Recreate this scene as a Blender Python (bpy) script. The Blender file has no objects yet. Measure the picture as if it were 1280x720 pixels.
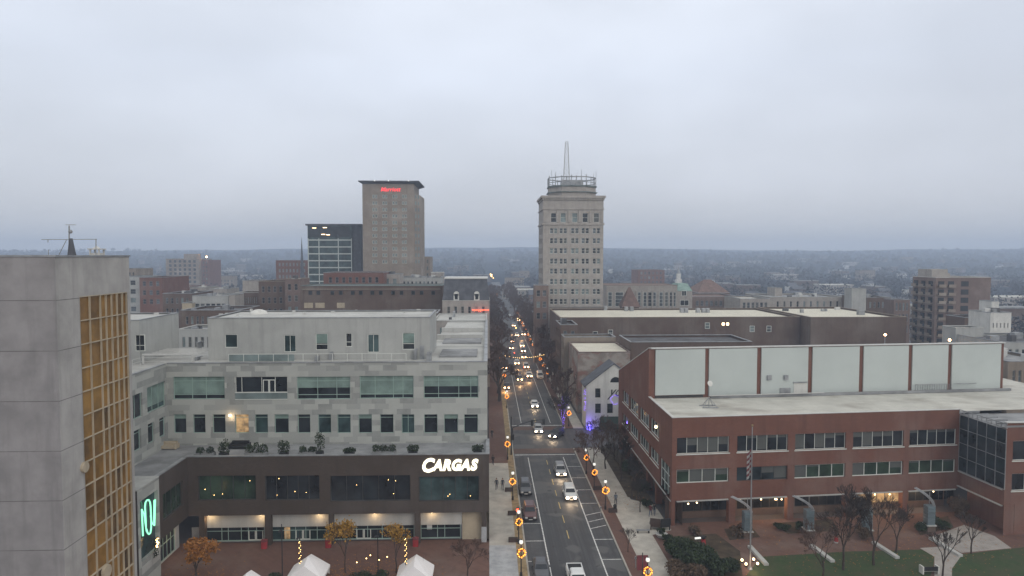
import bpy, math, random
from mathutils import Vector, noise
R = random.Random(11)
rad = math.radians
C = bpy.context.scene.collection
scene = bpy.context.scene
H = 36.5          # camera height above the street
F = 850.0         # focal length in units of a 1280 wide picture
PSI = math.atan(30/850); TH = math.atan(40/850)
FW = Vector((math.sin(PSI)*math.cos(TH), math.cos(PSI)*math.cos(TH), -math.sin(TH)))
RT = Vector((math.cos(PSI), -math.sin(PSI), 0)); UP = RT.cross(FW)
CAM = Vector((0, 0, H))

def ray(px, py): return FW + RT*((px-640)/F) + UP*((360-py)/F)
def PY(px, py, Y):
    r = ray(px, py); return CAM + r*(Y/r.y)
def PX(px, py, X):
    r = ray(px, py); return CAM + r*(X/r.x)
def PZ(px, py, z=0.0):
    r = ray(px, py); return CAM + r*((z-H)/r.z)
def G(px, py): p = PZ(px, py, 0); return (p.x, p.y)
def XY(px, Y): return PY(px, 400, Y).x           # x of a picture column at depth Y
def ZY(px, py, Y): return PY(px, py, Y).z

# ---------------------------------------------------------------- materials
MATS = {}
def nt(name):
    m = bpy.data.materials.new(name); m.use_nodes = True; MATS[name] = m
    t = m.node_tree; return m, t, t.nodes['Principled BSDF']
def mixc(t, fac, a, b):
    n = t.nodes.new('ShaderNodeMix'); n.data_type = 'RGBA'
    if isinstance(fac, (int, float)): n.inputs[0].default_value = fac
    else: t.links.new(fac, n.inputs[0])
    for s, v in ((6, a), (7, b)):
        if isinstance(v, (tuple, list)): n.inputs[s].default_value = (*v[:3], 1)
        else: t.links.new(v, n.inputs[s])
    return n.outputs[2]
def noise_fac(t, scale, detail=4, lo=.35, hi=.65, coord='Object', stretch=None, rough=.6):
    tc = t.nodes.new('ShaderNodeTexCoord'); n = t.nodes.new('ShaderNodeTexNoise')
    n.inputs['Scale'].default_value = scale; n.inputs['Detail'].default_value = detail; n.inputs['Roughness'].default_value = rough
    v = tc.outputs[coord]
    if stretch:
        mp = t.nodes.new('ShaderNodeMapping'); mp.inputs['Scale'].default_value = stretch
        t.links.new(v, mp.inputs[0]); v = mp.outputs[0]
    t.links.new(v, n.inputs['Vector'])
    mr = t.nodes.new('ShaderNodeMapRange'); mr.inputs[1].default_value = lo; mr.inputs[2].default_value = hi
    t.links.new(n.outputs[0], mr.inputs[0]); return mr.outputs[0]
def wallvec(t):
    """(x+y, z) of the object's own space: runs along either wall direction."""
    tc = t.nodes.new('ShaderNodeTexCoord'); s = t.nodes.new('ShaderNodeSeparateXYZ'); t.links.new(tc.outputs['Object'], s.inputs[0])
    a = t.nodes.new('ShaderNodeMath'); t.links.new(s.outputs[0], a.inputs[0]); t.links.new(s.outputs[1], a.inputs[1])
    c = t.nodes.new('ShaderNodeCombineXYZ'); t.links.new(a.outputs[0], c.inputs[0]); t.links.new(s.outputs[2], c.inputs[1]); return c.outputs[0]
def mat(name, col, rough=.8, metal=0, var=.25, scale=.6, stain=True, spec=.3, stretch=None):
    """noise mottled surface; streaks run down it"""
    m, t, b = nt(name)
    d = tuple(c*(1-var) for c in col); l = tuple(min(1, c*(1+var*.7)) for c in col)
    c = mixc(t, noise_fac(t, scale, stretch=stretch), d, l)
    if stain:
        g = tuple(x*.7 for x in col)
        c = mixc(t, noise_fac(t, 1.0, 5, .5, .85, stretch=(1.3, 1.3, .12)), c, g)
    t.links.new(c, b.inputs['Base Color']); b.inputs['Roughness'].default_value = rough
    b.inputs['Metallic'].default_value = metal; b.inputs['Specular IOR Level'].default_value = spec
    return m
def brick(name, c1, c2, mortar, var=.3):
    m, t, b = nt(name)
    br = t.nodes.new('ShaderNodeTexBrick'); t.links.new(wallvec(t), br.inputs['Vector'])
    br.inputs['Color1'].default_value = (*c1, 1); br.inputs['Color2'].default_value = (*c2, 1); br.inputs['Mortar'].default_value = (*mortar, 1)
    br.inputs['Scale'].default_value = 1; br.inputs['Brick Width'].default_value = .42; br.inputs['Row Height'].default_value = .16
    br.inputs['Mortar Size'].default_value = .012; br.inputs['Bias'].default_value = 0
    c = mixc(t, noise_fac(t, .25, 5, .3, .7), br.outputs[0], tuple(x*.72 for x in c1))
    c = mixc(t, noise_fac(t, .09, 5, .5, .75), c, tuple(x*1.35+.015 for x in mortar))
    c = mixc(t, noise_fac(t, 1.0, 5, .5, .85, stretch=(1.1, 1.1, .1)), c, tuple(x*.62+.01 for x in c2))
    t.links.new(c, b.inputs['Base Color']); b.inputs['Roughness'].default_value = .85; b.inputs['Specular IOR Level'].default_value = .25
    return m
def emis(name, col, st, sample=True):
    m, t, b = nt(name)
    b.inputs['Base Color'].default_value = (*[c*.5 for c in col], 1)
    b.inputs['Emission Color'].default_value = (*col, 1); b.inputs['Emission Strength'].default_value = st
    if not sample: m.cycles.emission_sampling = 'NONE'
    return m
def glass(name, col, rough=.14, var=.6, sc=.3, spec=.38, metal=0.0):
    m, t, b = nt(name)
    c = mixc(t, noise_fac(t, sc, 3, .35, .65), tuple(x*(1-var) for x in col), tuple(x*(1+var) for x in col))
    t.links.new(c, b.inputs['Base Color']); b.inputs['Roughness'].default_value = rough; b.inputs['Specular IOR Level'].default_value = spec
    b.inputs['Metallic'].default_value = metal
    bm_ = t.nodes.new('ShaderNodeBump'); bm_.inputs['Strength'].default_value = .05
    tc = t.nodes.new('ShaderNodeTexCoord'); n = t.nodes.new('ShaderNodeTexNoise'); n.inputs['Scale'].default_value = .8
    t.links.new(tc.outputs['Object'], n.inputs['Vector']); t.links.new(n.outputs[0], bm_.inputs['Height']); t.links.new(bm_.outputs[0], b.inputs['Normal'])
    return m
def patch(name, tones, bw, rh):
    m, t, b = nt(name)
    def mth(op, a, b=0.0, c=None):
        n = t.nodes.new('ShaderNodeMath'); n.operation = op
        for i, v in enumerate((a, b)):
            if isinstance(v, (int, float)): n.inputs[i].default_value = v
            else: t.links.new(v, n.inputs[i])
        return n.outputs[0]
    s = t.nodes.new('ShaderNodeSeparateXYZ'); t.links.new(wallvec(t), s.inputs[0])
    row = mth('FLOOR', mth('DIVIDE', s.outputs[1], rh)); wr = t.nodes.new('ShaderNodeTexWhiteNoise'); wr.noise_dimensions = '1D'; t.links.new(row, wr.inputs['W'])
    col = mth('FLOOR', mth('ADD', mth('DIVIDE', s.outputs[0], bw), mth('MULTIPLY', wr.outputs[0], 5)))
    cb = t.nodes.new('ShaderNodeCombineXYZ'); t.links.new(row, cb.inputs[0]); t.links.new(col, cb.inputs[1])
    br = t.nodes.new('ShaderNodeTexWhiteNoise'); br.noise_dimensions = '2D'; t.links.new(cb.outputs[0], br.inputs['Vector'])
    rp = t.nodes.new('ShaderNodeValToRGB'); rp.color_ramp.interpolation = 'CONSTANT'
    e = rp.color_ramp.elements; e[0].position = 0; e[0].color = (*tones[0], 1); e[1].position = .42; e[1].color = (*tones[1], 1)
    x = e.new(.74); x.color = (*tones[2], 1)
    t.links.new(br.outputs[0], rp.inputs[0])
    c = mixc(t, noise_fac(t, .5, 5, .3, .8), rp.outputs[0], tuple(v*.82 for v in tones[0]))
    t.links.new(c, b.inputs['Base Color']); b.inputs['Roughness'].default_value = .85; return m

M = MATS
def asphalt():
    m, t, b = nt('asphalt')
    c = mixc(t, noise_fac(t, .4, 6, .35, .65), (.058, .059, .062), (.088, .088, .09))
    c = mixc(t, noise_fac(t, 1, 3, .45, .62, stretch=(1.15, .02, 1)), c, (.052, .052, .055))
    c = mixc(t, noise_fac(t, .11, 2, .56, .58), c, (.098, .097, .096))
    c = mixc(t, noise_fac(t, .9, 3, .66, .72), c, (.035, .034, .034))
    t.links.new(c, b.inputs['Base Color']); b.inputs['Roughness'].default_value = .68; b.inputs['Specular IOR Level'].default_value = .28
asphalt()
def membrane(name, col, var, stainc, sw=5.5, sh=1.9):
    m, t, b = nt(name); c = mixc(t, noise_fac(t, .3, 5, .3, .7), tuple(x*(1-var) for x in col), tuple(x*(1+var*.4) for x in col))
    c = mixc(t, noise_fac(t, .13, 5, .5, .72, stretch=(1, 1.8, 1)), c, stainc)
    tc = t.nodes.new('ShaderNodeTexCoord'); br = t.nodes.new('ShaderNodeTexBrick'); t.links.new(tc.outputs['Object'], br.inputs['Vector'])
    br.inputs['Scale'].default_value = 1; br.inputs['Brick Width'].default_value = sw; br.inputs['Row Height'].default_value = sh; br.inputs['Mortar Size'].default_value = .035
    c = mixc(t, br.outputs['Fac'], c, tuple(x*.72 for x in col)); t.links.new(c, b.inputs['Base Color']); b.inputs['Roughness'].default_value = .75
mat('concrete_walk', (.40, .375, .33), .75, var=.2, scale=.5, stain=False)
mat('pale_pavers', (.34, .35, .36), .75, var=.2, scale=.8, stain=False)
brick('brick_pavers', (.155, .085, .066), (.12, .066, .054), (.12, .085, .07))
mat('kerbstone', (.36, .34, .30), .8, var=.2, stain=False)
mat('road_paint', (.62, .62, .60), .6, var=.35, scale=2.5, stain=False)
mat('yellow_paint', (.50, .38, .14), .6, var=.35, scale=2.5, stain=False)
mat('city_ground', (.085, .08, .085), .9, var=.5, scale=.03, stain=False)
membrane_l = nt('lawn'); membrane_l[1].links.new(mixc(membrane_l[1], noise_fac(membrane_l[1], .45, 5, .42, .7), mixc(membrane_l[1], noise_fac(membrane_l[1], 3, 4, .3, .7), (.016, .038, .010), (.036, .064, .018)), (.052, .052, .024)), membrane_l[2].inputs['Base Color']); membrane_l[2].inputs['Roughness'].default_value = 1
mat('mulch', (.06, .045, .03), .95, var=.4, scale=.8, stain=False)
mat('gold_strip', (.27, .2, .11), .8, var=.3, scale=1, stain=False)
mat('hill_wood', (.020, .026, .036), 1, var=.5, scale=.012, stain=False, spec=0)
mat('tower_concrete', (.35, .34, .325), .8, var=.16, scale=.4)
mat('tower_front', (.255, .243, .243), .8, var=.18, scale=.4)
mat('joint', (.16, .15, .15), .9, stain=False)
mat('stone_light', (.42, .42, .40), .85, var=.08, scale=.4)
mat('stone_plain', (.36, .365, .35), .85, var=.1, scale=.3)
patch('stone_patch', [(.40, .41, .385), (.21, .22, .21), (.30, .31, .295)], 1.9, .75)
brick('brown_brick', (.082, .062, .05), (.066, .05, .042), (.06, .05, .045))
brick('red_brick', (.195, .085, .060), (.155, .068, .049), (.135, .09, .075))
brick('dark_red_brick', (.14, .096, .076), (.115, .08, .066), (.12, .1, .085))
brick('old_brick', (.20, .14, .122), (.165, .12, .105), (.18, .15, .13))
brick('tan_brick', (.28, .232, .185), (.24, .20, .165), (.25, .22, .19))
def washed(name, a, b_, c_):
    m, t, b = nt(name); c = mixc(t, noise_fac(t, .35, 3, .42, .58), a, b_); c = mixc(t, noise_fac(t, .22, 4, .5, .6, stretch=(1, 1, 1.8)), c, c_)
    t.links.new(c, b.inputs['Base Color']); b.inputs['Roughness'].default_value = .9; return m
washed('washed_brick', (.30, .27, .24), (.20, .17, .15), (.22, .12, .10))
mat('white_panel', (.45, .49, .47), .7, var=.06, scale=.15, stain=False)
mat('white_paint', (.58, .575, .54), .7, var=.08)
mat('cream_stone', (.325, .30, .275), .85, var=.12)
mat('beige_wall', (.40, .34, .25), .85, var=.12)
membrane('roof_membrane', (.44, .44, .415), .22, (.27, .26, .245))
mat('roof_cream', (.56, .53, .44), .8, var=.08, scale=.3, stain=False)
membrane('roof_white', (.50, .49, .44), .2, (.28, .255, .22))
mat('roof_grey', (.24, .245, .25), .85, var=.3, scale=.3, stain=False)
mat('roof_dark', (.09, .09, .095), .85, var=.4, scale=.4, stain=False)
mat('roof_green', (.12, .145, .14), .7, var=.3, scale=.4, stain=False)
mat('slate', (.085, .09, .105), .7, var=.3, scale=.6)
mat('copper', (.20, .29, .26), .7, var=.2)
mat('terracotta', (.16, .105, .09), .85, var=.25)
mat('metal_grey', (.3, .31, .32), .5, .5, stain=False)
mat('metal_dark', (.03, .03, .032), .5, .3, stain=False)
mat('metal_white', (.5, .5, .48), .5, 0, var=.1, stain=False)
mat('frame_white', (.60, .62, .58), .5, 0, var=.08, stain=False)
mat('frame_green', (.28, .38, .34), .5, 0, var=.1, stain=False)
mat('frame_dark', (.05, .05, .05), .5, stain=False)
mat('bark', (.06, .045, .038), .95, var=.3, scale=3, stain=False)
mat('twigs_red', (.10, .064, .052), .95, var=.3, scale=2, stain=False)
mat('twigs', (.05, .04, .036), .95, var=.3, scale=2, stain=False)
mat('leaf_yellow', (.34, .19, .035), .8, var=.5, scale=1.6, stain=False)
mat('leaf_orange', (.32, .135, .03), .8, var=.5, scale=1.6, stain=False)
mat('leaf_green', (.03, .045, .02), .85, var=.6, scale=1.5, stain=False)
mat('leaf_brown', (.11, .075, .05), .85, var=.5, scale=1.5, stain=False)
mat('far_foliage', (.032, .033, .037), 1, var=.55, scale=.05, stain=False, spec=0)
mat('car_white', (.62, .63, .62), .3, var=.03, stain=False, spec=.6)
mat('car_grey', (.10, .105, .115), .3, .4, var=.05, stain=False)
mat('car_dark', (.03, .03, .034), .3, .2, var=.05, stain=False, spec=.6)
mat('car_red', (.09, .035, .035), .3, .2, var=.05, stain=False, spec=.6)
mat('car_silver', (.36, .37, .38), .3, .4, var=.05, stain=False)
mat('rubber', (.02, .02, .02), .85, stain=False)
mat('wheel_rim', (.35, .35, .36), .4, .7, stain=False)
mat('red_plastic', (.30, .03, .033), .5, var=.2, stain=False)
mat('red_banner', (.16, .04, .045), .8, var=.2, stain=False)
mat('blue_glassblock', (.13, .17, .19), .3, var=.2, stain=False, spec=.6)
mat('tent_cloth', (.76, .74, .74), .75, var=.05, stain=False)
mat('canopy_green', (.03, .05, .042), .8, var=.2, stain=False)
mat('wreath_leaf', (.06, .05, .015), .9, var=.4, scale=6, stain=False)
mat('planter_brown', (.06, .04, .033), .8, stain=False)
mat('soil_bed', (.05, .04, .03), .95, stain=False)
glass('glass_dark', (.018, .022, .026))
glass('glass_teal', (.035, .06, .062))
glass('glass_green', (.03, .05, .035))
glass('glass_curtain', (.17, .24, .215), .35, var=.25, sc=.5)
glass('glass_far', (.075, .09, .10), .2)
glass('glass_bright', (.15, .19, .19), .3, var=.3)
glass('car_glass', (.02, .024, .03), .08)
glass('glass_facade', (.022, .03, .035), .1, var=.6, sc=.35)
glass('gold_glass', (.30, .165, .042), .25, var=.3, sc=.5, spec=.5, metal=.3)
glass('gold_glass_mid', (.22, .12, .034), .22, var=.35, sc=.5, spec=.5, metal=.3)
glass('gold_glass_dark', (.13, .075, .026), .2, var=.4, sc=.5, spec=.5, metal=.3)
emis('light_warm', (1, .62, .28), 14)
emis('light_soft', (1, .70, .38), 5)
def interior(name, col, st):
    m, t, b = nt(name); f = noise_fac(t, 1.3, 3, .38, .62)
    c = mixc(t, f, tuple(x*.25 for x in col), col); t.links.new(c, b.inputs['Emission Color']); b.inputs['Base Color'].default_value = (.1, .08, .05, 1)
    b.inputs['Emission Strength'].default_value = st
interior('light_interior', (.95, .58, .26), .36)
mat('blind_grey', (.085, .09, .085), .7, var=.1, stain=False)
mat('frame_far', (.26, .26, .255), .6, var=.1, stain=False)
emis('light_amber', (1, .30, .04), 3.6, False)
emis('light_head', (1, .78, .52), 34)
emis('light_head_far', (1, .52, .24), 24, False)
emis('light_tail', (1, .08, .04), 8, False)
emis('light_red', (1, .07, .03), 4, False)
emis('light_string', (1, .62, .22), 7, False)
emis('light_blue', (.14, .10, 1), 3.0, False)
emis('light_violet', (.28, .15, 1), 1.6, False)
emis('light_sign', (1, .93, .70), 1.25)
emis('light_mint', (.30, .95, .58), .95)
emis('light_globe', (.9, .9, .85), .55, False)
emis('red_script', (1, .07, .08), .8, False)
emis('light_panel', (.95, .95, .92), .9, False)

# ---------------------------------------------------------------- mesh builder
def root_loc(o):
    while o.parent: o = o.parent
    return o.location
class MB:
    def __init__(s): s.v = []; s.f = []; s.m = []; s.cur = 0
    def slot(s, i): s.cur = i; return s
    def face(s, pts):
        n = len(s.v); s.v += [tuple(p) for p in pts]; s.f.append(tuple(range(n, n+len(pts)))); s.m.append(s.cur); return s
    def mesh(s, vs, fs):
        n = len(s.v); s.v += [tuple(p) for p in vs]
        for f in fs: s.f.append(tuple(i+n for i in f)); s.m.append(s.cur)
        return s
    def box(s, x0, y0, z0, x1, y1, z1):
        s.mesh([(x0,y0,z0),(x1,y0,z0),(x1,y1,z0),(x0,y1,z0),(x0,y0,z1),(x1,y0,z1),(x1,y1,z1),(x0,y1,z1)],
               [(0,3,2,1),(4,5,6,7),(0,1,5,4),(1,2,6,5),(2,3,7,6),(3,0,4,7)]); return s
    def obox(s, o, a, b, c):
        """box from corner o along three edge vectors"""
        o, a, b, c = map(Vector, (o, a, b, c))
        s.mesh([o,o+a,o+a+b,o+b,o+c,o+a+c,o+a+b+c,o+b+c],[(0,3,2,1),(4,5,6,7),(0,1,5,4),(1,2,6,5),(2,3,7,6),(3,0,4,7)]); return s
    def prism(s, pts, z0, z1):
        n = len(pts); s.mesh([(x,y,z0) for x,y in pts]+[(x,y,z1) for x,y in pts],
            [tuple(range(n-1,-1,-1)), tuple(range(n,2*n))]+[(i,(i+1)%n,n+(i+1)%n,n+i) for i in range(n)]); return s
    def tube(s, p, q, r0, r1=None, n=6, caps=True):
        p, q = Vector(p), Vector(q); r1 = r0 if r1 is None else r1; d = (q-p)
        if d.length < 1e-6: return s
        d.normalize(); a = d.cross(Vector((0,0,1)) if abs(d.z) < .9 else Vector((1,0,0))).normalized(); b = d.cross(a)
        vs = [c + (a*math.cos(k*2*math.pi/n)+b*math.sin(k*2*math.pi/n))*r for c, r in ((p,r0),(q,r1)) for k in range(n)]
        fs = [(k,(k+1)%n,n+(k+1)%n,n+k) for k in range(n)]
        if caps: fs += [tuple(range(n-1,-1,-1)), tuple(range(n,2*n))]
        s.mesh(vs, fs); return s
    def path(s, pts, r, n=6):
        for a, b in zip(pts, pts[1:]): s.tube(a, b, r, r, n)
        return s
    def ball(s, c, r, nu=10, nv=6, sz=1, z0=0.0):
        vs, fs = [], []
        for j in range(nv+1):
            a = math.pi*(z0 + (1-z0)*j/nv) - math.pi/2 if z0 == 0 else (math.pi/2)*j/nv
            for i in range(nu):
                b = 2*math.pi*i/nu; vs.append((c[0]+r*math.cos(a)*math.cos(b), c[1]+r*math.cos(a)*math.sin(b), c[2]+r*sz*math.sin(a)))
        for j in range(nv):
            for i in range(nu): fs.append((j*nu+i, j*nu+(i+1)%nu, (j+1)*nu+(i+1)%nu, (j+1)*nu+i))
        s.mesh(vs, fs); return s
    def build(s, name, mats, parent=None, smooth=False):
        me = bpy.data.meshes.new(name)
        o = Vector(root_loc(parent)) if parent else Vector()
        me.from_pydata([(x-o.x, y-o.y, z-o.z) for x, y, z in s.v], [], s.f)
        for m in (mats if isinstance(mats, (list, tuple)) else [mats]): me.materials.append(M[m] if isinstance(m, str) else m)
        me.polygons.foreach_set('material_index', s.m)
        if smooth: me.polygons.foreach_set('use_smooth', [True]*len(me.polygons))
        me.update()
        ob = bpy.data.objects.new(name, me); C.objects.link(ob)
        if parent: ob.parent = parent
        return ob
def thing(name, label, cat, loc=(0,0,0), group=None):
    o = bpy.data.objects.new(name, None); o.location = loc; o.empty_display_size = .3; C.objects.link(o)
    o['label'] = label; o['category'] = cat
    if group: o['group'] = group
    return o
def tag(o, label, cat, group=None):
    o['label'] = label; o['category'] = cat
    if group: o['group'] = group
    return o
def struct(o, kind='structure'): o['kind'] = kind; return o
KIDS = {}
def copy_tree(o, parent=None):
    c = o.copy(); C.objects.link(c)
    if parent: c.parent = parent
    for ch in o.children: copy_tree(ch, c)
    return c
USED = set()
def place(proto, loc, rz=0, label=None, group=None, sc=None, cat=None):
    if proto.name in USED: o = copy_tree(proto)
    else: o = proto; USED.add(proto.name)
    o.location = loc; o.rotation_euler = (0, 0, rz)
    if sc: o.scale = sc if isinstance(sc, tuple) else (sc, sc, sc)
    if label: o['label'] = label
    if group: o['group'] = group
    if cat: o['category'] = cat
    return o

# ---------------------------------------------------------------- walls with real openings
GR = random.Random(41)
class Wall:
    """vertical plane from p0 to p1 (left to right seen from outside); u along it, d outwards"""
    def __init__(s, p0, p1):
        s.p0 = Vector((p0[0], p0[1], 0)); d = Vector((p1[0]-p0[0], p1[1]-p0[1], 0)); s.L = d.length; s.d = d.normalized()
        s.n = Vector((s.d.y, -s.d.x, 0))
    def pt(s, u, z, d=0): v = s.p0 + s.d*u + s.n*d; return (v.x, v.y, z)
    def px(s, px, py):
        r = ray(px, py); t = (s.p0-CAM).dot(s.n)/r.dot(s.n); q = CAM + r*t
        return ((q-s.p0).dot(s.d), q.z)
    def u(s, px, py=400): return s.px(px, py)[0]
    def z(s, px, py): return s.px(px, py)[1]
    def back(s, off): return Wall((s.p0 - s.n*off)[:2], (s.p0 - s.n*off + s.d*s.L)[:2])
    def bar(s, mb, u0, z0, u1, z1, d0, d1):
        mb.obox(s.pt(u0, z0, d0), s.d*(u1-u0), s.n*(d1-d0), Vector((0,0,z1-z0)))
    def quad(s, mb, u0, z0, u1, z1, d=0):
        mb.face([s.pt(u0,z0,d), s.pt(u1,z0,d), s.pt(u1,z1,d), s.pt(u0,z1,d)])
def facade(mb, W, u0, u1, z0, z1, ops=(), depth=.3):
    ops = [(max(a,u0+.01), max(b,z0), min(c,u1-.01), min(d,z1-.01)) for a,b,c,d in ops]
    us = sorted({u0, u1, *[o[0] for o in ops], *[o[2] for o in ops]}); zs = sorted({z0, z1, *[o[1] for o in ops], *[o[3] for o in ops]})
    for j in range(len(zs)-1):
        run = None
        for i in range(len(us)-1):
            cu, cz = (us[i]+us[i+1])/2, (zs[j]+zs[j+1])/2
            hole = any(a < cu < c and b < cz < d for a,b,c,d in ops)
            if not hole and run is None: run = us[i]
            if hole and run is not None: W.quad(mb, run, zs[j], us[i], zs[j+1]); run = None
        if run is not None: W.quad(mb, run, zs[j], us[-1], zs[j+1])
    for a,b,c,d in ops:
        P = W.pt
        mb.face([P(a,b,0),P(a,b,-depth),P(a,d,-depth),P(a,d,0)]); mb.face([P(c,b,-depth),P(c,b,0),P(c,d,0),P(c,d,-depth)])
        mb.face([P(a,b,0),P(c,b,0),P(c,b,-depth),P(a,b,-depth)]); mb.face([P(a,d,-depth),P(c,d,-depth),P(c,d,0),P(a,d,0)])
def window(W, r, parent, nx=1, ny=1, fr='frame_white', gl='glass_dark', depth=.3, ft=.08, xs=None, zs=None, name='window', split=True, sill=False, blind=0, blindmat='glass_curtain', vary=None):
    a, b, c, d = r; mb = MB(); dd = -depth+.02
    W.bar(mb, a, b, c, b+ft, dd, dd+.1); W.bar(mb, a, d-ft, c, d, dd, dd+.1)
    W.bar(mb, a, b+ft, a+ft, d-ft, dd, dd+.1); W.bar(mb, c-ft, b+ft, c, d-ft, dd, dd+.1)
    for x in (xs if xs is not None else [a+(c-a)*k/nx for k in range(1, nx)]): W.bar(mb, x-ft*.4, b+ft, x+ft*.4, d-ft, dd, dd+.08)
    for z in (zs if zs is not None else [b+(d-b)*k/ny for k in range(1, ny)]): W.bar(mb, a+ft, z-ft*.4, c-ft, z+ft*.4, dd+.003, dd+.085)
    if sill: W.bar(mb, a-.1, b-.12, c+.1, b-.003, -depth, .08)
    g = MB()
    if split:
        w = mb.build(name, fr, parent); W.quad(g, a, b, c, d, dd+.02); g.build('pane', gl, w)
        if vary:
            es = [a] + list(xs if xs is not None else [a+(c-a)*k/nx for k in range(1, nx)]) + [c]; q = MB()
            for e0, e1 in zip(es, es[1:]):
                f = vary.choice((0, 0, .2, .35, .5, .9)); 
                if f: W.quad(q, e0+ft*.6, d-(d-b)*f, e1-ft*.6, d-ft, dd+.03)
            if q.f: q.build('blind', 'blind_grey', w)
        if blind:
            q = MB(); W.quad(q, a+ft, d-(d-b)*blind, c-ft, d-ft, dd+.035); q.build('blind', blindmat, w)
    else:
        if gl == 'glass_far': gl = GR.choice(('glass_far', 'glass_far', 'glass_far', 'glass_dark', 'glass_dark', 'glass_bright', 'blind_grey'))
        mb.slot(1); W.quad(mb, a, b, c, d, dd+.02); w = mb.build(name, [fr, gl], parent)
    return w
def shell(x0, y0, x1, y1): # four walls of an axis aligned block: front (faces -y), right, back, left
    return Wall((x0,y0),(x1,y0)), Wall((x1,y0),(x1,y1)), Wall((x1,y1),(x0,y1)), Wall((x0,y1),(x0,y0))
def text_obj(body, name, matname, parent, size, loc, rx=math.pi/2, rz=0, extrude=.05, offset=0, shear=0, align='CENTER', sx=1):
    cu = bpy.data.curves.new(name, 'FONT'); cu.body = body; cu.size = size; cu.extrude = extrude; cu.offset = offset; cu.shear = shear
    cu.align_x = align; cu.align_y = 'CENTER'; cu.resolution_u = 3
    tmp = bpy.data.objects.new('tmp', cu); C.objects.link(tmp); bpy.context.view_layer.update()
    me = bpy.data.meshes.new_from_object(tmp.evaluated_get(bpy.context.evaluated_depsgraph_get())); bpy.data.objects.remove(tmp)
    me.materials.clear(); me.materials.append(M[matname]); ob = bpy.data.objects.new(name, me); C.objects.link(ob)
    if parent: ob.parent = parent
    ob.location = loc; ob.rotation_euler = (rx, 0, rz); ob.scale = (sx, 1, 1); return ob
# ================================================================ camera, sky, sun
cam = bpy.data.cameras.new('camera'); co = bpy.data.objects.new('camera', cam); C.objects.link(co)
cam.sensor_width = 36; cam.lens = 36*F/1280; cam.clip_start = .5; cam.clip_end = 20000
co.location = CAM; co.rotation_euler = (math.pi/2-TH, 0, -PSI); scene.camera = co
SUN_EL, SUN_AZ = rad(28), rad(150)
w = bpy.data.worlds.new('World'); scene.world = w; w.use_nodes = True; t = w.node_tree; bg = t.nodes['Background']
sky = t.nodes.new('ShaderNodeTexSky'); sky.sky_type = 'NISHITA'; sky.sun_disc = False; sky.sun_elevation = SUN_EL; sky.sun_rotation = SUN_AZ
sky.air_density = 1.5; sky.dust_density = 4
tc = t.nodes.new('ShaderNodeTexCoord'); sp = t.nodes.new('ShaderNodeSeparateXYZ'); t.links.new(tc.outputs['Generated'], sp.inputs[0])
rp = t.nodes.new('ShaderNodeValToRGB'); t.links.new(sp.outputs[2], rp.inputs[0]); e = rp.color_ramp.elements
SK = 1.0
e[0].position = 0; e[0].color = (5.1, 4.9, 4.8, 1)
e[1].position = 1; e[1].color = (7.4, 7.35, 7.2, 1)
for p_, c_ in ((.03, (4.7, 4.75, 4.9)), (.10, (4.9, 5.1, 5.6)), (.25, (5.4, 5.75, 6.5)), (.42, (5.8, 6.1, 6.7)), (.55, (6.5, 6.55, 6.5))):
    x = e.new(p_); x.color = (*c_, 1)
# the low cloud deck: soft mottling, broad and stretched towards the horizon
mp = t.nodes.new('ShaderNodeMapping'); mp.inputs['Scale'].default_value = (1.0, 1.0, 2.6); t.links.new(tc.outputs['Generated'], mp.inputs[0])
n1 = t.nodes.new('ShaderNodeTexNoise'); n1.inputs['Scale'].default_value = 2.3; n1.inputs['Detail'].default_value = 4; n1.inputs['Roughness'].default_value = .45
t.links.new(mp.outputs[0], n1.inputs['Vector'])
mr = t.nodes.new('ShaderNodeMapRange'); mr.inputs[1].default_value = .32; mr.inputs[2].default_value = .68; mr.inputs[3].default_value = .88; mr.inputs[4].default_value = 1.10
t.links.new(n1.outputs[0], mr.inputs[0])
vm = t.nodes.new('ShaderNodeVectorMath'); vm.operation = 'SCALE'; t.links.new(rp.outputs[0], vm.inputs[0]); t.links.new(mr.outputs[0], vm.inputs['Scale'])
cs = mixc(t, .93, sky.outputs[0], vm.outputs[0]); t.links.new(cs, bg.inputs[0]); bg.inputs[1].default_value = .1
sd = bpy.data.lights.new('sun', 'SUN'); sd.energy = .5; sd.angle = rad(35); sd.color = (1, .96, .9)
so = bpy.data.objects.new('sun', sd); C.objects.link(so)
sv = Vector((math.sin(SUN_AZ)*math.cos(SUN_EL), math.cos(SUN_AZ)*math.cos(SUN_EL), math.sin(SUN_EL)))
so.rotation_euler = sv.to_track_quat('Z', 'Y').to_euler()
vs = scene.view_settings; vs.view_transform = 'Standard'; vs.look = 'None'; vs.exposure = .58; vs.gamma = 1; vs.use_curve_mapping = False
scene.cycles.volume_bounces = 1; scene.cycles.max_bounces = 6; scene.cycles.volume_step_rate = 5
scene.cycles.use_denoising = True; scene.cycles.sample_clamp_indirect = 6

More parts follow.
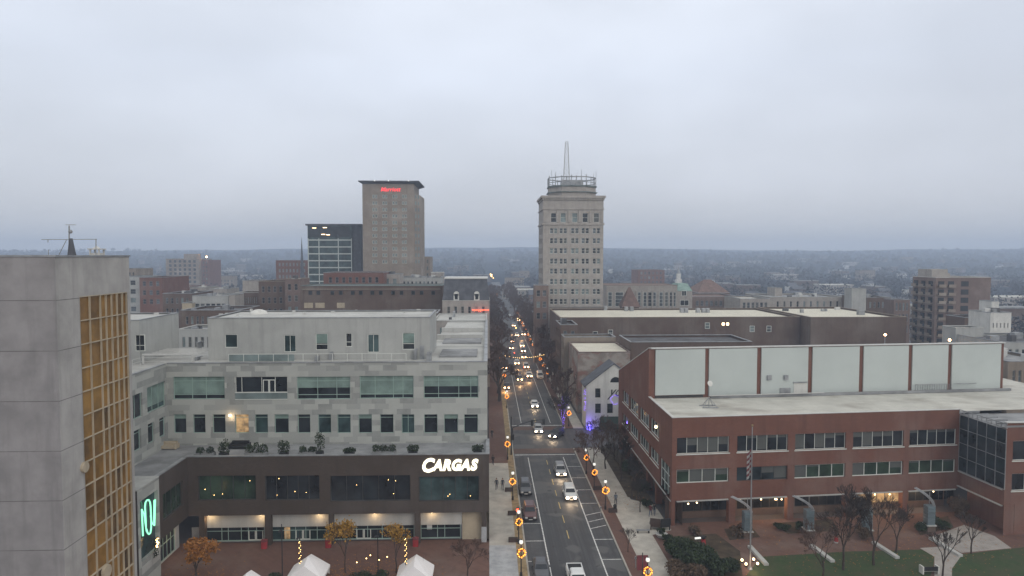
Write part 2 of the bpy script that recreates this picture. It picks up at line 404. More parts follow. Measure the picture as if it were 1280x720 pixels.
# ================================================================ ground, hills, haze
def smooth(a, b, x): x = max(0, min(1, (x-a)/(b-a))); return x*x*(3-2*x)
def terrain(x, y):
    """flat town, then wooded hills; heights chosen so that the ridge stands just above eye level"""
    h = smooth(900, 3300, y)*(62 + 14*noise.noise(Vector((x/900, y/1500, 3))) + 5*noise.noise(Vector((x/220, y/400, 7))))
    h += smooth(700, 1500, y)*6*noise.noise(Vector((x/300, y/260, 1)))
    h += 15*smooth(3000, 3400, y)*(1-smooth(300, 1100, abs(x+100))*.7)
    h -= 18*smooth(-1400, -2400, x)*smooth(2000, 3300, y)
    return max(h, 0) if y > 700 else 0
mb = MB(); xs = [-4200+ i*70 for i in range(121)]; ys = [-60, 60, 300, 600] + [700+60*j for j in range(46)]
vs_ = [(x, y, terrain(x, y)-.012) for y in ys for x in xs]; nx_ = len(xs)
mb.mesh(vs_, [(j*nx_+i, j*nx_+i+1, (j+1)*nx_+i+1, (j+1)*nx_+i) for j in range(len(ys)-1) for i in range(nx_-1)])
for i, f in enumerate(mb.f): mb.m[i] = 1 if i//(nx_-1) >= 3 else 0
gr = struct(mb.build('ground', ['city_ground', 'hill_wood'], smooth=True))

RL, RR = 4.7, 16.1      # kerb lines of the street
struct(MB().box(RL, 40, -.3, RR, 1500, 0.004).build('road', 'asphalt'))
struct(MB().box(RR+.0, 128, -.3, 130, 141, 0.0035).build('side_road', 'asphalt'))
# left walk: gold strip, brick, concrete
struct(MB().box(.1, 84, -.2, 3.45, 118, .12).build('sidewalk', 'concrete_walk'))
struct(MB().box(.1, 40, -.2, 3.45, 84, .12).build('paved_walk', 'pale_pavers'))
struct(MB().box(.1, 118, -.2, 3.45, 420, .12).build('brick_walk', 'brick_pavers'))
struct(MB().box(3.45, 40, -.2, 4.5, 420, .124).build('brick_strip', 'gold_strip'))
struct(MB().box(4.5, 40, -.2, 4.7, 420, .13).build('kerb', 'kerbstone'))
# right walk
struct(MB().box(16.1, 40, -.2, 16.3, 127, .13).box(16.1, 142, -.2, 16.3, 420, .13).build('kerb', 'kerbstone'))
struct(MB().box(16.3, 40, -.2, 18.0, 127, .124).box(16.3, 142, -.2, 18, 420, .124).build('brick_strip', 'brick_pavers'))
struct(MB().prism([(18, 40), (21.4, 40), (21.4, 86.5), (24.3, 88), (24.3, 97), (21.3, 99.5), (21, 127), (18, 127)], -.2, .12).box(18, 142, -.2, 20.2, 420, .12).build('sidewalk', 'concrete_walk'))
struct(MB().prism([(21.05, 100.5), (24.4, 98), (24.4, 127), (21.05, 127)], -.2, .14).build('planting_bed', 'mulch'))
# plazas
struct(MB().prism([(-60, 40), (.1, 40), (.1, 86), (-60, 86)], -.2, .11).build('brick_plaza', 'brick_pavers'))
struct(MB().prism([(21.4, 40), (110, 40), (110, 96), (21.4, 90)], -.2, .09).build('brick_court', 'brick_pavers'))
def poly(name, m, pts, z0=.0, z1=.13): return struct(MB().prism([G(*p) for p in reversed(pts)], z0, z1).build(name, m))
poly('lawn', 'lawn', [(952, 697), (1060, 690.5), (1152, 688), (1168, 697), (1166, 712), (1150, 760), (900, 760)], z1=.112)
poly('lawn', 'lawn', [(1203, 694), (1262, 687), (1400, 672), (1500, 760), (1190, 760), (1190, 712)], z1=.112)
poly('stone_path', 'cream_stone', [(1150, 686), (1182, 684), (1202, 697), (1192, 711), (1192, 745), (1168, 745), (1168, 697)], z1=.108)
poly('stone_path', 'cream_stone', [(1164, 672), (1205, 657), (1243, 671), (1264, 686), (1202, 692)], z1=.107)
poly('planting_bed', 'mulch', [(830, 672), (895, 668), (925, 690), (930, 740), (858, 740)], z1=.118)
poly('planting_bed', 'mulch', [(905, 662), (940, 660), (950, 672), (912, 676)], z1=.117)
poly('planting_bed', 'mulch', [(965, 655), (1040, 650), (1048, 664), (985, 668)], z1=.116)
poly('planting_bed', 'mulch', [(1142, 655), (1185, 646), (1192, 660), (1150, 670)], z1=.115)
# crosswalks of brick, painted markings
struct(MB().box(4.72, 124, .0, 16.08, 127.2, .008).box(4.72, 141, 0, 16.08, 143.8, .008).build('brick_crosswalk', 'brick_pavers'))
mk = MB()
for X, a, b in ((7.2, 70, 121.5), (13.6, 70, 121.5)): mk.box(X-.07, a, 0, X+.07, b, .012)
for Y in (79.6, 85.4, 91.1, 97): mk.box(RL+.05, Y-.06, 0, 7.12, Y+.06, .012)
for Y in (79.8, 85.6, 98.4, 104.2, 110, 116): mk.box(13.68, Y-.06, 0, RR-.05, Y+.06, .012)
for Y in (89.0, 91.3, 93.7):
    mk.obox((13.68, Y, 0), (2.35, 1.15, 0), (0, .14, 0), (0, 0, .012))
for Y in (123.0, 144.6): mk.box(4.9, Y, 0, 15.9, Y+.3, .012)
for X in (7.2, 13.6): mk.box(X-.06, 147, 0, X+.06, 230, .012)
struct(mk.build('road_marking', 'road_paint'))
mk = MB()
for k in range(7): mk.box(10.35, 86+k*5.2, 0, 10.47, 88.6+k*5.2, .012)
for k in range(14): mk.box(10.35, 148+k*6, 0, 10.47, 151+k*6, .012)
struct(mk.build('lane_marking', 'yellow_paint'))
for i in range(4):
    o = struct(MB().tube((8+1.5*i, 95+9*i, 0), (8+1.5*i, 95+9*i, .014), .35, n=14).build('manhole_cover', 'metal_dark'))

hz = MB().box(-4600, -80, -1.5, 4600, 4000, 120).build('haze', 'joint')
hm, ht, hb = nt('haze_air'); ht.nodes.remove(hb); pv = ht.nodes.new('ShaderNodeVolumePrincipled')
pv.inputs['Color'].default_value = (.68, .80, .99, 1); pv.inputs['Density'].default_value = 5e-4; pv.inputs['Anisotropy'].default_value = .1
ht.links.new(pv.outputs[0], ht.nodes['Material Output'].inputs['Volume']); hz.data.materials.clear(); hz.data.materials.append(hm); hz['kind'] = 'stuff'
hm.cycles.homogeneous_volume = True if hasattr(hm.cycles, 'homogeneous_volume') else True

# ================================================================ left concrete tower with golden glass
tx = XY(71, 55); TWZ = 36.44
W1 = Wall((-70, 55), (tx, 55)); W2 = Wall((tx, 55), (tx, 66.1))
tw = thing('concrete_tower', 'tall concrete tower with amber gold glass strip at left edge', 'office tower', (tx-9, 60, 0))
gy0, gy1 = 58.1-55, 65.6-55
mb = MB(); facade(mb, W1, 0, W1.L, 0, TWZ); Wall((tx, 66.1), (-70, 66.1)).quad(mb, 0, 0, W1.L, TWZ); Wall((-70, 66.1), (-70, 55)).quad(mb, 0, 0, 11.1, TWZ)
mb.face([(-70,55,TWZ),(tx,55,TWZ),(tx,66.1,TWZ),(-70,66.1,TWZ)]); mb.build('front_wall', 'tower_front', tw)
gz = W2.z(120, 369)
mb = MB(); facade(mb, W2, 0, W2.L, 0, TWZ, [(gy0, .5, gy1, gz)], .25); mb.build('side_wall', 'tower_concrete', tw)
mb = MB(); jz = [TWZ-3.46-4.03*k for k in range(8)]
for z in jz:
    if z > 0: W1.bar(mb, 0, z-.035, W1.L, z+.035, -.05, .004); W2.bar(mb, 0, z-.03, gy0, z+.03, -.05, .004)
for u in (8, 16, 24): W1.bar(mb, u-.03, 0, u+.03, TWZ-.1, -.05, .003)
mb.build('panel_joints', 'joint', tw)
mb = MB(); W1.bar(mb, -.1, TWZ+.002, W1.L+.1, TWZ+.14, -.4, .08); W2.bar(mb, -.05, TWZ+.002, W2.L+.1, TWZ+.13, -.4, .08); mb.build('coping', 'metal_grey', tw)
cols = [gy0, 59.6-55, 61.2-55, 62.1-55, 63-55, 63.9-55, 64.8-55, gy1]
mb = MB(); gr0 = random.Random(77)
for c_a, c_b in zip(cols, cols[1:]):
    z = gz
    while z > .5:
        mb.slot(gr0.choice((0, 0, 1, 1, 1, 2))); W2.quad(mb, c_a, max(.5, z-2.015), c_b, z, -.15); z -= 2.015
mb.build('gold_glazing', ['gold_glass', 'gold_glass_mid', 'gold_glass_dark'], tw)
mb = MB()
for c in cols: W2.bar(mb, c-.035, .5, c+.035, gz, -.15, .0)
z = gz
while z > .6: W2.bar(mb, gy0, z-.05, gy1, z+.03, -.15, .012); z -= 2.015
mb.build('mullions', 'beige_wall', tw)
mb = MB().tube(W2.pt(gy0-.2, W2.z(106, 583), 0), W2.pt(gy0-.2, W2.z(106, 583), .25), .45, n=14); mb.build('wall_lamp', 'beige_wall', tw)
mb = MB().tube(W2.pt(W2.u(131, 714), W2.z(131, 714), 0), W2.pt(W2.u(131, 714), W2.z(131, 714), .3), .6, n=14); mb.build('wall_lamp', 'beige_wall', tw)
# aerial frame on the tower roof and the lantern behind it
Y0 = 64
an = thing('rooftop_aerial', 'dark tapered aerial with long crossbar on the concrete tower roof', 'antenna', (XY(90, Y0), Y0, TWZ))
def q(px, py, Y=Y0): return PY(px, py, Y)
MB().path([q(86.5, 322), q(86.5, 282)], .06).path([q(90.5, 322), q(89, 300)], .05).build('mast', 'metal_grey', an)
b0 = q(90, 321); b1 = q(88.5, 298)
MB().tube((b0.x, Y0, TWZ), (b1.x, Y0, b1.z), .38, .15, 8).build('tapered_housing', 'slate', an)
MB().ball(q(88, 289.5), .18).build('ball', 'metal_grey', an)
MB().path([q(52, 299.5), q(121, 299)], .035).path([q(82, 281), q(94.5, 281)], .03).path([q(60, 299), q(60, 303)], .03).path([q(120, 299), q(120, 321)], .04).path([q(72, 322), q(83, 300)], .03).path([q(60.5, 312), q(60.5, 322)], .03).build('crossbar', 'metal_grey', an)
lt = thing('roof_lantern', 'small pale roof lantern on the tower roof beside the aerial', 'lantern', (XY(122, 65), 65, TWZ))
x0, x1 = XY(117, 65), XY(129.5, 65); zt = ZY(122, 312, 65)
mb = MB()
for xx in (x0, x1-.12):
    for yy in (64.6, 65.4): mb.box(xx, yy, TWZ, xx+.12, yy+.12, zt)
mb.box(x0+.05, 64.7, TWZ, x1-.05, 65.4, TWZ+.35).build('post', 'metal_white', lt)
MB().prism([(x0-.1,64.5),(x1+.1,64.5),(x1+.1,65.6),(x0-.1,65.6)], zt, zt+.1).tube(((x0+x1)/2, 65, zt+.1), ((x0+x1)/2, 65, zt+.35), .35, .05, 8).build('cap', 'metal_white', lt)
# ================================================================ stone and brick office building (left)
ob_ = thing('office_building', 'large L shaped office block with patchwork stone storeys above a dark brick base', 'office building', (-20, 92, 0))
TZ = 11.0                                        # terrace level
# ---- dark brick base: front plane Y=85, wing plane X=-37.5
B1 = Wall((-37.5, 85), (.1, 85)); B2 = Wall((.1, 85), (.1, 92)); B3 = Wall((-37.5, 77.3), (-37.5, 85))
def rects(W, lst): 
    out = []
    for a, b, c, d in lst:
        u0, z1 = W.px(a, b); u1, z0 = W.px(c, d); out.append((u0, z0, u1, z1))
    return out
big = rects(B1, [(247, 595, 320, 625), (331, 595, 399.5, 625), (412.5, 595, 513, 626), (523.5, 596, 599, 626)])
zlo = B1.z(400, 643)
mb = MB(); facade(mb, B1, 0, B1.L, zlo, 11.45, big, .35)
mb.face([B1.pt(0, zlo), B1.pt(0, zlo, -1.3), B1.pt(B1.L, zlo, -1.3), B1.pt(B1.L, zlo)])
wz = [(1.2, 5.9, 6.4, 9.0)]
facade(mb, B3, 0, B3.L, zlo, 11.45, wz, .35)
mb.face([B3.pt(0, zlo), B3.pt(0, zlo, -1.3), B3.pt(B3.L, zlo, -1.3), B3.pt(B3.L, zlo)])
facade(mb, B2, 0, B2.L, 0, 11.45, [(1.5, 5.9, 5.5, 9)], .3)
mb.build('brick_wall', 'brown_brick', ob_)
for r, gl in zip(big, ('glass_green', 'glass_dark', 'glass_dark', 'glass_teal')): window(B1, r, ob_, 5, 1, 'frame_dark', gl, .35)
window(B3, wz[0], ob_, 4, 1, 'frame_dark', 'glass_green', .35); window(B2, (1.5, 5.9, 5.5, 9), ob_, 3, 1, 'frame_dark', 'glass_dark', .3)
# tapestry of Christmas greenery and stars seen through the upper shop windows
lx = MB(); lr = random.Random(4)
for r in big:
    for k in range(4):
        u = lr.uniform(r[0]+.3, r[2]-.3); z = lr.uniform(r[1]+.3, r[3]-.3); B1.bar(lx, u, z, u+.05, z+.05, -.31, -.26)
lx.build('window_lights', 'light_string', ob_)
# copings
mb = MB(); B1.bar(mb, -.3, 11.452, B1.L+.05, 11.56, -.45, .06); B3.bar(mb, 0, 11.452, B3.L-.45, 11.56, -.45, .06); B2.bar(mb, .45, 11.452, B2.L, 11.56, -.45, .06)
mb.build('coping', 'metal_grey', ob_)
# storefront: back wall 1.3 m behind, columns in front
S1 = B1.back(1.3); zs_ = zlo
bays = [(251, 326), (334.5, 407), (413.5, 516), (524, 575)]
hdr = S1.z(400, 657); mb = MB(); hd = MB()
ops = [(S1.u(a), .15, S1.u(b), hdr) for a, b in bays]
facade(mb, S1, -.2, S1.u(577), .1, hdr, ops, .25); mb.build('storefront_frame', 'metal_grey', ob_)
hd = MB()
for a, b in bays: S1.bar(hd, S1.u(a)-.15, hdr+.003, S1.u(b)+.15, zlo-.002, -.3, .25)
hd.build('fascia', 'stone_light', ob_)
for k, r in enumerate(ops):
    tr = r[1]+(r[3]-r[1])*.68; L = r[2]-r[0]
    fr = {0: (.27,.38,.6,.72,.86), 1: (.25,.42,.6,.8), 2: (.16,.28,.42,.6,.72,.86), 3: (.42,.6)}[k]
    window(S1, r, ob_, 1, 1, 'frame_green', 'glass_teal' if k in (1,) else 'glass_dark', .22, .09, xs=[r[0]+L*x for x in fr], zs=[tr], name='shop_window')
    d = MB(); du = r[0]+L*(.72, .42, .28, .7)[k]; dw = min(L*.28, 1.9)
    for j in range(2):
        S1.bar(d, du+dw*j/2+.03, .2, du+dw*(j+1)/2-.03, .32, -.16, -.08); S1.bar(d, du+dw*j/2+.03, .32, du+dw*j/2+.12, tr, -.16, -.08); S1.bar(d, du+dw*(j+1)/2-.12, .32, du+dw*(j+1)/2-.03, tr, -.16, -.08)
    if k != 3: d.build('shop_door', 'frame_white', ob_)
pl = MB(); S1.bar(pl, S1.u(351), .3, S1.u(358), hdr-.2, -.19, -.14); pl.build('lit_display', 'light_interior', ob_)
ps = MB(); S1.bar(ps, S1.u(532), 1.3, S1.u(538.5), 2.5, -.19, -.17); ps.build('poster', 'white_paint', ob_)
sl = MB()
for px_ in (254, 320, 394, 465, 538):
    u = B1.u(px_); sl.tube(B1.pt(u, zlo-.02, -.6), B1.pt(u, zlo-.16, -.6), .22, n=10)
sl.build('soffit_light', 'light_soft', ob_)
for a, b in ((243, 250), (326.5, 334), (407.5, 413), (516.5, 523.5)):
    m_ = MB(); B1.bar(m_, B1.u(a), .1, B1.u(b), zlo-.003, -.8, -.02); m_.build('column', 'brown_brick', ob_)
m_ = MB(); B1.bar(m_, B1.u(601.5), 3.0-.9, B1.u(607.5), zlo-.003, -.8, -.02); m_.build('column', 'brown_brick', ob_)
m_ = MB(); B1.bar(m_, B1.u(601.2), .1, B1.u(607.8), 2.1, -.82, .0); m_.build('column_base', 'pale_pavers', ob_)
m_ = MB(); Wl = B1.back(1.0); Wl.bar(m_, Wl.u(577), .1, B1.L+.0, zlo-.003, -.3, 0); m_.build('side_wall', 'beige_wall', ob_)
# wing ground floor glazing
S3 = B3.back(1.2); r3 = (.8, .2, B3.L-1.0, 3.0)
mb = MB(); facade(mb, S3, 0, B3.L, .1, zlo, [r3], .2); mb.build('storefront_frame', 'stone_light', ob_)
window(S3, r3, ob_, 6, 1, 'frame_green', 'glass_dark', .2, .08, zs=[2.1], name='shop_window')
m_ = MB().tube(S3.pt(4.5, 3.55, 0), S3.pt(4.5, 3.55, .35), .18, n=8); m_.build('soffit_light', 'light_soft', ob_)
# ---- terrace slab
mb = MB().box(-43, 85.45, TZ-.4, -.3, 92, TZ).box(-43, 72.8, TZ-.4, -37.95, 85.45, TZ); mb.build('terrace_floor', 'roof_grey', ob_)
# ---- upper storeys
U1 = Wall((-43, 92), (-.15, 92)); U2 = Wall((-43, 70), (-43, 92)); U3 = Wall((-.15, 92), (-.15, 152)); UZ = 22.1
top = rects(U1, [(216, 471, 281, 499), (293.5, 471, 359.5, 499), (371, 471, 438, 499), (449.5, 470, 517, 498), (529.5, 470, 598, 497.5)])
low = rects(U1, [(a, 518, b, 541.5) for a, b in ((217,233),(241,257),(265.5,282),(293.5,311),(318.5,335),(343,361),(372,388),(397.5,414),(421.5,438.5),(448,465),(475,492),(502,518),(530,547),(555,572.5),(580,597.5))])
mb = MB(); facade(mb, U1, 0, U1.L, TZ, UZ, top+low, .32)
t2 = rects(U2, [(153, 487, 178, 501), (183.5, 478, 207.5, 505)]); t2 = [(t2[0][0], 15.5+1.1, t2[0][2], 15.5+4.1), (t2[1][0], 15.6+1, t2[1][2], 19.9)]
zl0, zl1 = low[1][1], low[1][3]
l2 = [(u, TZ+.3 if k == 0 else zl0, u+1.7, zl1) for k, u in enumerate((9.6, 13.2, 16.6, 19.6))]
facade(mb, U2, 0, U2.L, TZ-.4, UZ, t2+l2, .32)
facade(mb, U3, 0, U3.L, 0, UZ, [(3+5*k, z, 5.6+5*k, z+2.8) for k in range(11) for z in (4.6, 9.4, 13.2, 17.6)], .3)
mb.build('stone_wall', 'stone_patch', ob_)
for k, r in enumerate(top):
    if k == 1:   # recessed balcony with a glass door
        w_ = window(U1, r, ob_, 1, 1, 'frame_white', 'glass_dark', .32, .08, xs=[r[0]+(r[2]-r[0])*x for x in (.12, .5, .76)], zs=[r[1]+.95])
        m2 = MB(); L = r[2]-r[0]
        for j in (0, 1):
            a = r[0]+L*(.52+.12*j); U1.bar(m2, a+.03, r[1]+.1, a+.12, r[3]-.45, -.27, -.18); U1.bar(m2, a+L*.12-.1, r[1]+.1, a+L*.12-.01, r[3]-.45, -.27, -.18); U1.bar(m2, a+.03, r[3]-.55, a+L*.12-.01, r[3]-.45, -.275, -.175)
        m2.build('balcony_door', 'frame_white', ob_)
        m3 = MB(); U1.bar(m3, r[0], r[1]+.9, r[2], r[1]+.98, .0, .06); U1.bar(m3, r[0], r[1]-.02, r[2], r[1]+.05, .0, .06)
        rail = m3.build('balcony_rail', 'frame_white', ob_); m4 = MB(); U1.bar(m4, r[0]+.02, r[1]+.06, r[2]-.02, r[1]+.89, .02, .04); m4.build('rail_panel', 'glass_bright', rail)
    else:
        fx = {0: (.36, .5+.13), 2: (.38, .74), 3: (.28, .62, .8), 4: (.27, .38+.26, .86)}[k]
        window(U1, r, ob_, 1, 1, 'frame_green', 'glass_dark', .32, .09, xs=[r[0]+(r[2]-r[0])*x for x in fx], zs=[r[1]+(r[3]-r[1])*x for x in (.2, .8)], blind=(.78, 0, .5, .84, .48)[k])
for k, r in enumerate(low):
    gl = 'light_interior' if k == 3 else 'glass_teal' if k in (4, 7, 8, 11) else 'glass_dark'
    window(U1, r, ob_, 1, 1, 'frame_green', gl, .32, .07, zs=[r[3]-.45], xs=[] if k != 11 else [(r[0]+r[2])/2], name='window', blind=.25 if k in (0, 5, 9, 13) else 0)
for r in t2: window(U2, r, ob_, 3, 1, 'frame_green', 'glass_teal' if r is t2[1] else 'glass_dark', .32, blind=.8 if r is t2[1] else 0)
for r in l2: window(U2, r, ob_, 1, 1, 'frame_green', 'glass_dark', .32, zs=[r[3]-.45])
sk = MB()
for k in range(11):
    for z in (4.6, 9.4, 13.2, 17.6): U3.quad(sk, 3+5*k, z, 5.6+5*k, z+2.8, -.28)
sk.build('side_glazing', 'glass_dark', ob_)
m_ = MB(); u, z = U1.px(287.5, 518); m_.tube(U1.pt(u, z, .02), U1.pt(u, z-.25, .02), .16, n=8)
wl = m_.build('wall_lamp', 'light_soft', ob_)
# parapet and roof
mb = MB(); U1.bar(mb, .02, UZ+.002, U1.L+.03, UZ+.12, -.45, .07); U2.bar(mb, 0, UZ+.002, U2.L-.45, UZ+.12, -.45, .07); U3.bar(mb, .45, UZ+.002, U3.L, UZ+.12, -.45, .07)
mb.build('coping', 'metal_grey', ob_)
mb = MB().box(-70, 92.3, UZ-.7, -.5, 110, UZ-.35).box(-70, 70, UZ-.7, -43.3, 92.3, UZ-.35).box(-9, 110, UZ-.7, -.5, 152, UZ-.36); mb.build('roof', 'roof_membrane', ob_)
mb = MB().box(-70, 110, 0, -.5, 110.3, UZ-.3).box(-70, 70, 0, -44, 70.3, UZ-.4).box(-8.6,151.7,0,-.4,152,UZ); mb.build('rear_wall', 'stone_plain', ob_)
# strips of darker skylight on the roof towards the street
def roofrect(mb, a, b, c, d, z, h=.3):   # px corners front-left a,b to back-right c,d
    p, q_ = PZ(a, b, z), PZ(c, d, z); mb.box(min(p.x,q_.x), p.y, z-.1, max(p.x,q_.x), q_.y, z+h)
mb = MB()
roofrect(mb, 549, 447, 597, 438, UZ-.35, .25); mb.build('skylight', 'roof_grey', ob_); mb = MB(); roofrect(mb, 553, 430, 602, 422, UZ-.35, .25)
mb.build('skylight', 'roof_grey', ob_)
MB().box(-9, 120, UZ-.35, -1, 121, UZ+.5).build('roof_upstand', 'stone_light', ob_); MB().box(-9, 132, UZ-.35, -.9, 133, UZ+.4).build('roof_upstand', 'stone_light', ob_)
# penthouses
def penthouse(x0, y0, x1, y1, zt, wins, side=()):
    W = shell(x0, y0, x1, y1); mb = MB(); z0 = UZ-.4
    rr = rects(W[0], [w_[:4] for w_ in wins]); facade(mb, W[0], 0, W[0].L, z0, zt, rr, .2)
    for i in (1, 2, 3): facade(mb, W[i], 0, W[i].L, z0, zt)
    p = mb.build('penthouse_wall', 'stone_plain', ob_)
    MB().box(x0+.3, y0+.3, zt-.5, x1-.3, y1-.3, zt-.12).build('penthouse_roof', 'roof_membrane', ob_)
    m2 = MB(); [W[i].bar(m2, -.06 if i in (0, 2) else .3, zt+.002, W[i].L+(.06 if i in (0,2) else -.3), zt+.1, -.3, .06) for i in range(4)]; m2.build('coping', 'metal_grey', ob_)
    for r, w_ in zip(rr, wins):
        xs = [(r[0]+r[2])/2] if len(w_) > 4 and 'd' in w_[4] else []
        zz = [r[1]+(r[3]-r[1])*.35] if len(w_) > 4 and 'z' in w_[4] else []
        window(W[0], r, ob_, 1, 1, 'frame_white', 'glass_teal' if len(w_) > 4 and 't' in w_[4] else 'glass_dark', .2, .08, xs=xs, zs=zz, blind=.6 if len(w_) > 4 and 'b' in w_[4] else 0)
penthouse(-39.6, 97.2, -8.35, 110, 27.7, [(281,418,297,434.5,'t'),(355,419,370,440,'td'),(394.5,417,410,437.5,'bz'),(432,416.5,440,433.5,'z'),(459.5,418,474,440.5,'td'),(503,416,518.5,437,'bz')])
penthouse(-58, 94.4, -47.7, 106.3, 27.7, [(150,419,153.2,439,'z'),(168.6,418.5,181,439,'z')])
# roof clutter
dm = MB(); p = PZ(340, 388, 27.6); dm.ball((p.x, 106, 27.55), 1.35, 16, 5, .55, .5); dm.build('dome_skylight', 'white_paint', ob_, True)
cr = random.Random(8)
for px_, py_ in ((194,393),(275,394),(283,393),(314,390),(367,391),(380,393),(415,391),(445,389),(505,391),(522,389),(297,395)):
    p = PZ(px_, py_, 27.6); h_ = cr.uniform(.2, .5); MB().box(p.x-.15, p.y-.15, 27.58, p.x+cr.uniform(.1,.5), p.y+.2, 27.6+h_).build('roof_vent', 'metal_white', ob_)
for a, b, c, d, h_ in ((422,448,445,444,1.5),(448,448,468,444,1.1),(470,448,490,444,1.3),(411,450,421,447,1.0),(517,450,523,447,1.4),(525,449,532,446,1.9),(533,452,541,448,1.2),(393,452,400,450,.6),(248,440,258,436,1.5),(246,451,249,449,.5)):
    p, q_ = PZ(a, b, UZ-.35), PZ(c, d, UZ-.35); MB().box(p.x, p.y, UZ-.35, q_.x, p.y+1.3, UZ-.35+h_).box(p.x+.15, p.y+.2, UZ-.35+h_, p.x+.55, p.y+.7, UZ-.2+h_).build('plant_unit', 'metal_grey', ob_)
# deck rail of glass before the penthouse doors and low rails over the left wing
rl = MB(); gl_ = MB(); p0_, p1_ = -36, -11.5
for k in range(13): x = p0_+(p1_-p0_)*k/12; rl.box(x-.03, 95.2, UZ-.35, x+.03, 95.26, UZ+.75)
rl.box(p0_, 95.2, UZ+.75, p1_, 95.26, UZ+.80); r_ = rl.build('deck_rail', 'frame_white', ob_)
MB().box(p0_, 95.22, UZ-.2, -27, 95.24, UZ+.7).build('rail_glass', 'glass_bright', r_)
rl = MB()
for z in (UZ+.3, UZ+.8): rl.box(-46.5, 76, z, -46.45, 92, z+.04).box(-46.5, 92, z, -41, 92.05, z+.04)
for k in range(9): rl.box(-46.5, 76+2*k, UZ-.35, -46.45, 76.05+2*k, UZ+.84)
rl.build('roof_rail', 'metal_white', ob_)
mb = MB()
for k in range(7): mb.box(-47+.0, 94+1.1*k, UZ+.8, -40.2, 94.15+1.1*k, UZ+.9)
mb.box(-47, 93.6, UZ-.3, -46.8, 93.8, UZ+.8).box(-40.4, 93.6, UZ-.3, -40.2, 93.8, UZ+.8).box(-47, 93.6, UZ+.9, -40.2, 93.8, UZ+1.1)
mb.build('pergola', 'metal_white', ob_)
# ---- sign wing
SW = Wall((-37.3, 72.5), (-37.3, 77.29)); SF = Wall((-52, 72.5), (-37.3, 72.5))
mb = MB(); fo = [(.55, 3.6, SW.L-.35, 10.2)]
facade(mb, SF, 0, SF.L, 0, 11.5); mb.build('sign_wing_front', 'brown_brick', ob_)
mb = MB(); facade(mb, SW, 0, SW.L, 0, 11.5, fo, .4)
mb.build('sign_wing_wall', 'stone_patch', ob_)
mb = MB().box(-52, 72.5, 11.502, -37.25, 77.29, 11.62); mb.build('sign_wing_roof', 'stone_plain', ob_)
m_ = MB(); SW.quad(m_, *fo[0], -.38); m_.build('sign_backing', 'glass_teal', ob_)
m_ = MB(); SW.bar(m_, .5, 2.2, SW.L-.3, 3.0, -.2, .05); m_.build('lower_fascia', 'stone_light', ob_)
m_ = MB()
for z in (.9, 2.2, 3.5, 5.0): SF.bar(m_, SF.L-1.6, z, SF.L-.7, z+.7, 0, .03)
m_.build('pale_slats', 'stone_light', ob_)
# the mint monogram: three tall strokes, drawn where they stand on the wing wall
sg = thing('neon_monogram', 'glowing mint green monogram of tall looped letters on the wing wall', 'neon sign', SW.pt(2.4, 4, .1))
def zp(x, y): u, z = SW.px(140+x/4.5, 560+y/4.5); return SW.pt(u, z, .08)
MB().path([zp(163, 345), zp(170, 495)], .085, 6).path([zp(163, 345), zp(176, 372), zp(190, 470)], .07, 6).build('letter', 'light_mint', sg)
arc = [zp(205-24*math.cos(a)*(1.0), 330-38*math.sin(a)) for a in [math.pi*k/8 for k in range(0, 7)]]
MB().path([zp(187, 445)] + [zp(181, 330)] + [zp(184, 306), zp(192, 294), zp(203, 292), zp(210, 306), zp(213, 330), zp(216, 400), zp(216, 450), zp(212, 478), zp(204, 485), zp(196, 478), zp(189, 455)], .085, 6).build('letter', 'light_mint', sg)
MB().path([zp(213, 380), zp(219, 420), zp(235, 436), zp(239, 292), zp(233, 296), zp(231, 420)], .08, 6).build('letter', 'light_mint', sg)
# lit letters on the brown brick
ls = thing('illuminated_sign', 'large glowing cream CARGAS letters on the dark brick wall', 'sign', B1.pt(B1.u(560), B1.z(560, 582), .1))
u0, zb = B1.px(526, 589.3); u1, zt = B1.px(596.5, 574)
x = 0; widths = {'C': .82, 'A': .78, 'R': .74, 'G': .82, 'S': .66}
tot = u1-u0; xs_ = []; cur = 0
for i, ch in enumerate('CARGAS'):
    wch = widths[ch]*(1.25 if i == 0 else 1); xs_.append((cur+wch/2, wch, ch, i)); cur += wch
for cx, wch, ch, i in xs_:
    sz = 1.85 if i else 2.35
    uu = u0 + cx/cur*tot
    q_ = B1.pt(uu, (zb+zt)/2 - (0 if i else .03), .12); l = Vector(q_)-ls.location
    text_obj(ch, 'letter', 'light_sign', ls, sz, l, rz=0, extrude=.06, offset=.10, shear=.25, sx=.88)
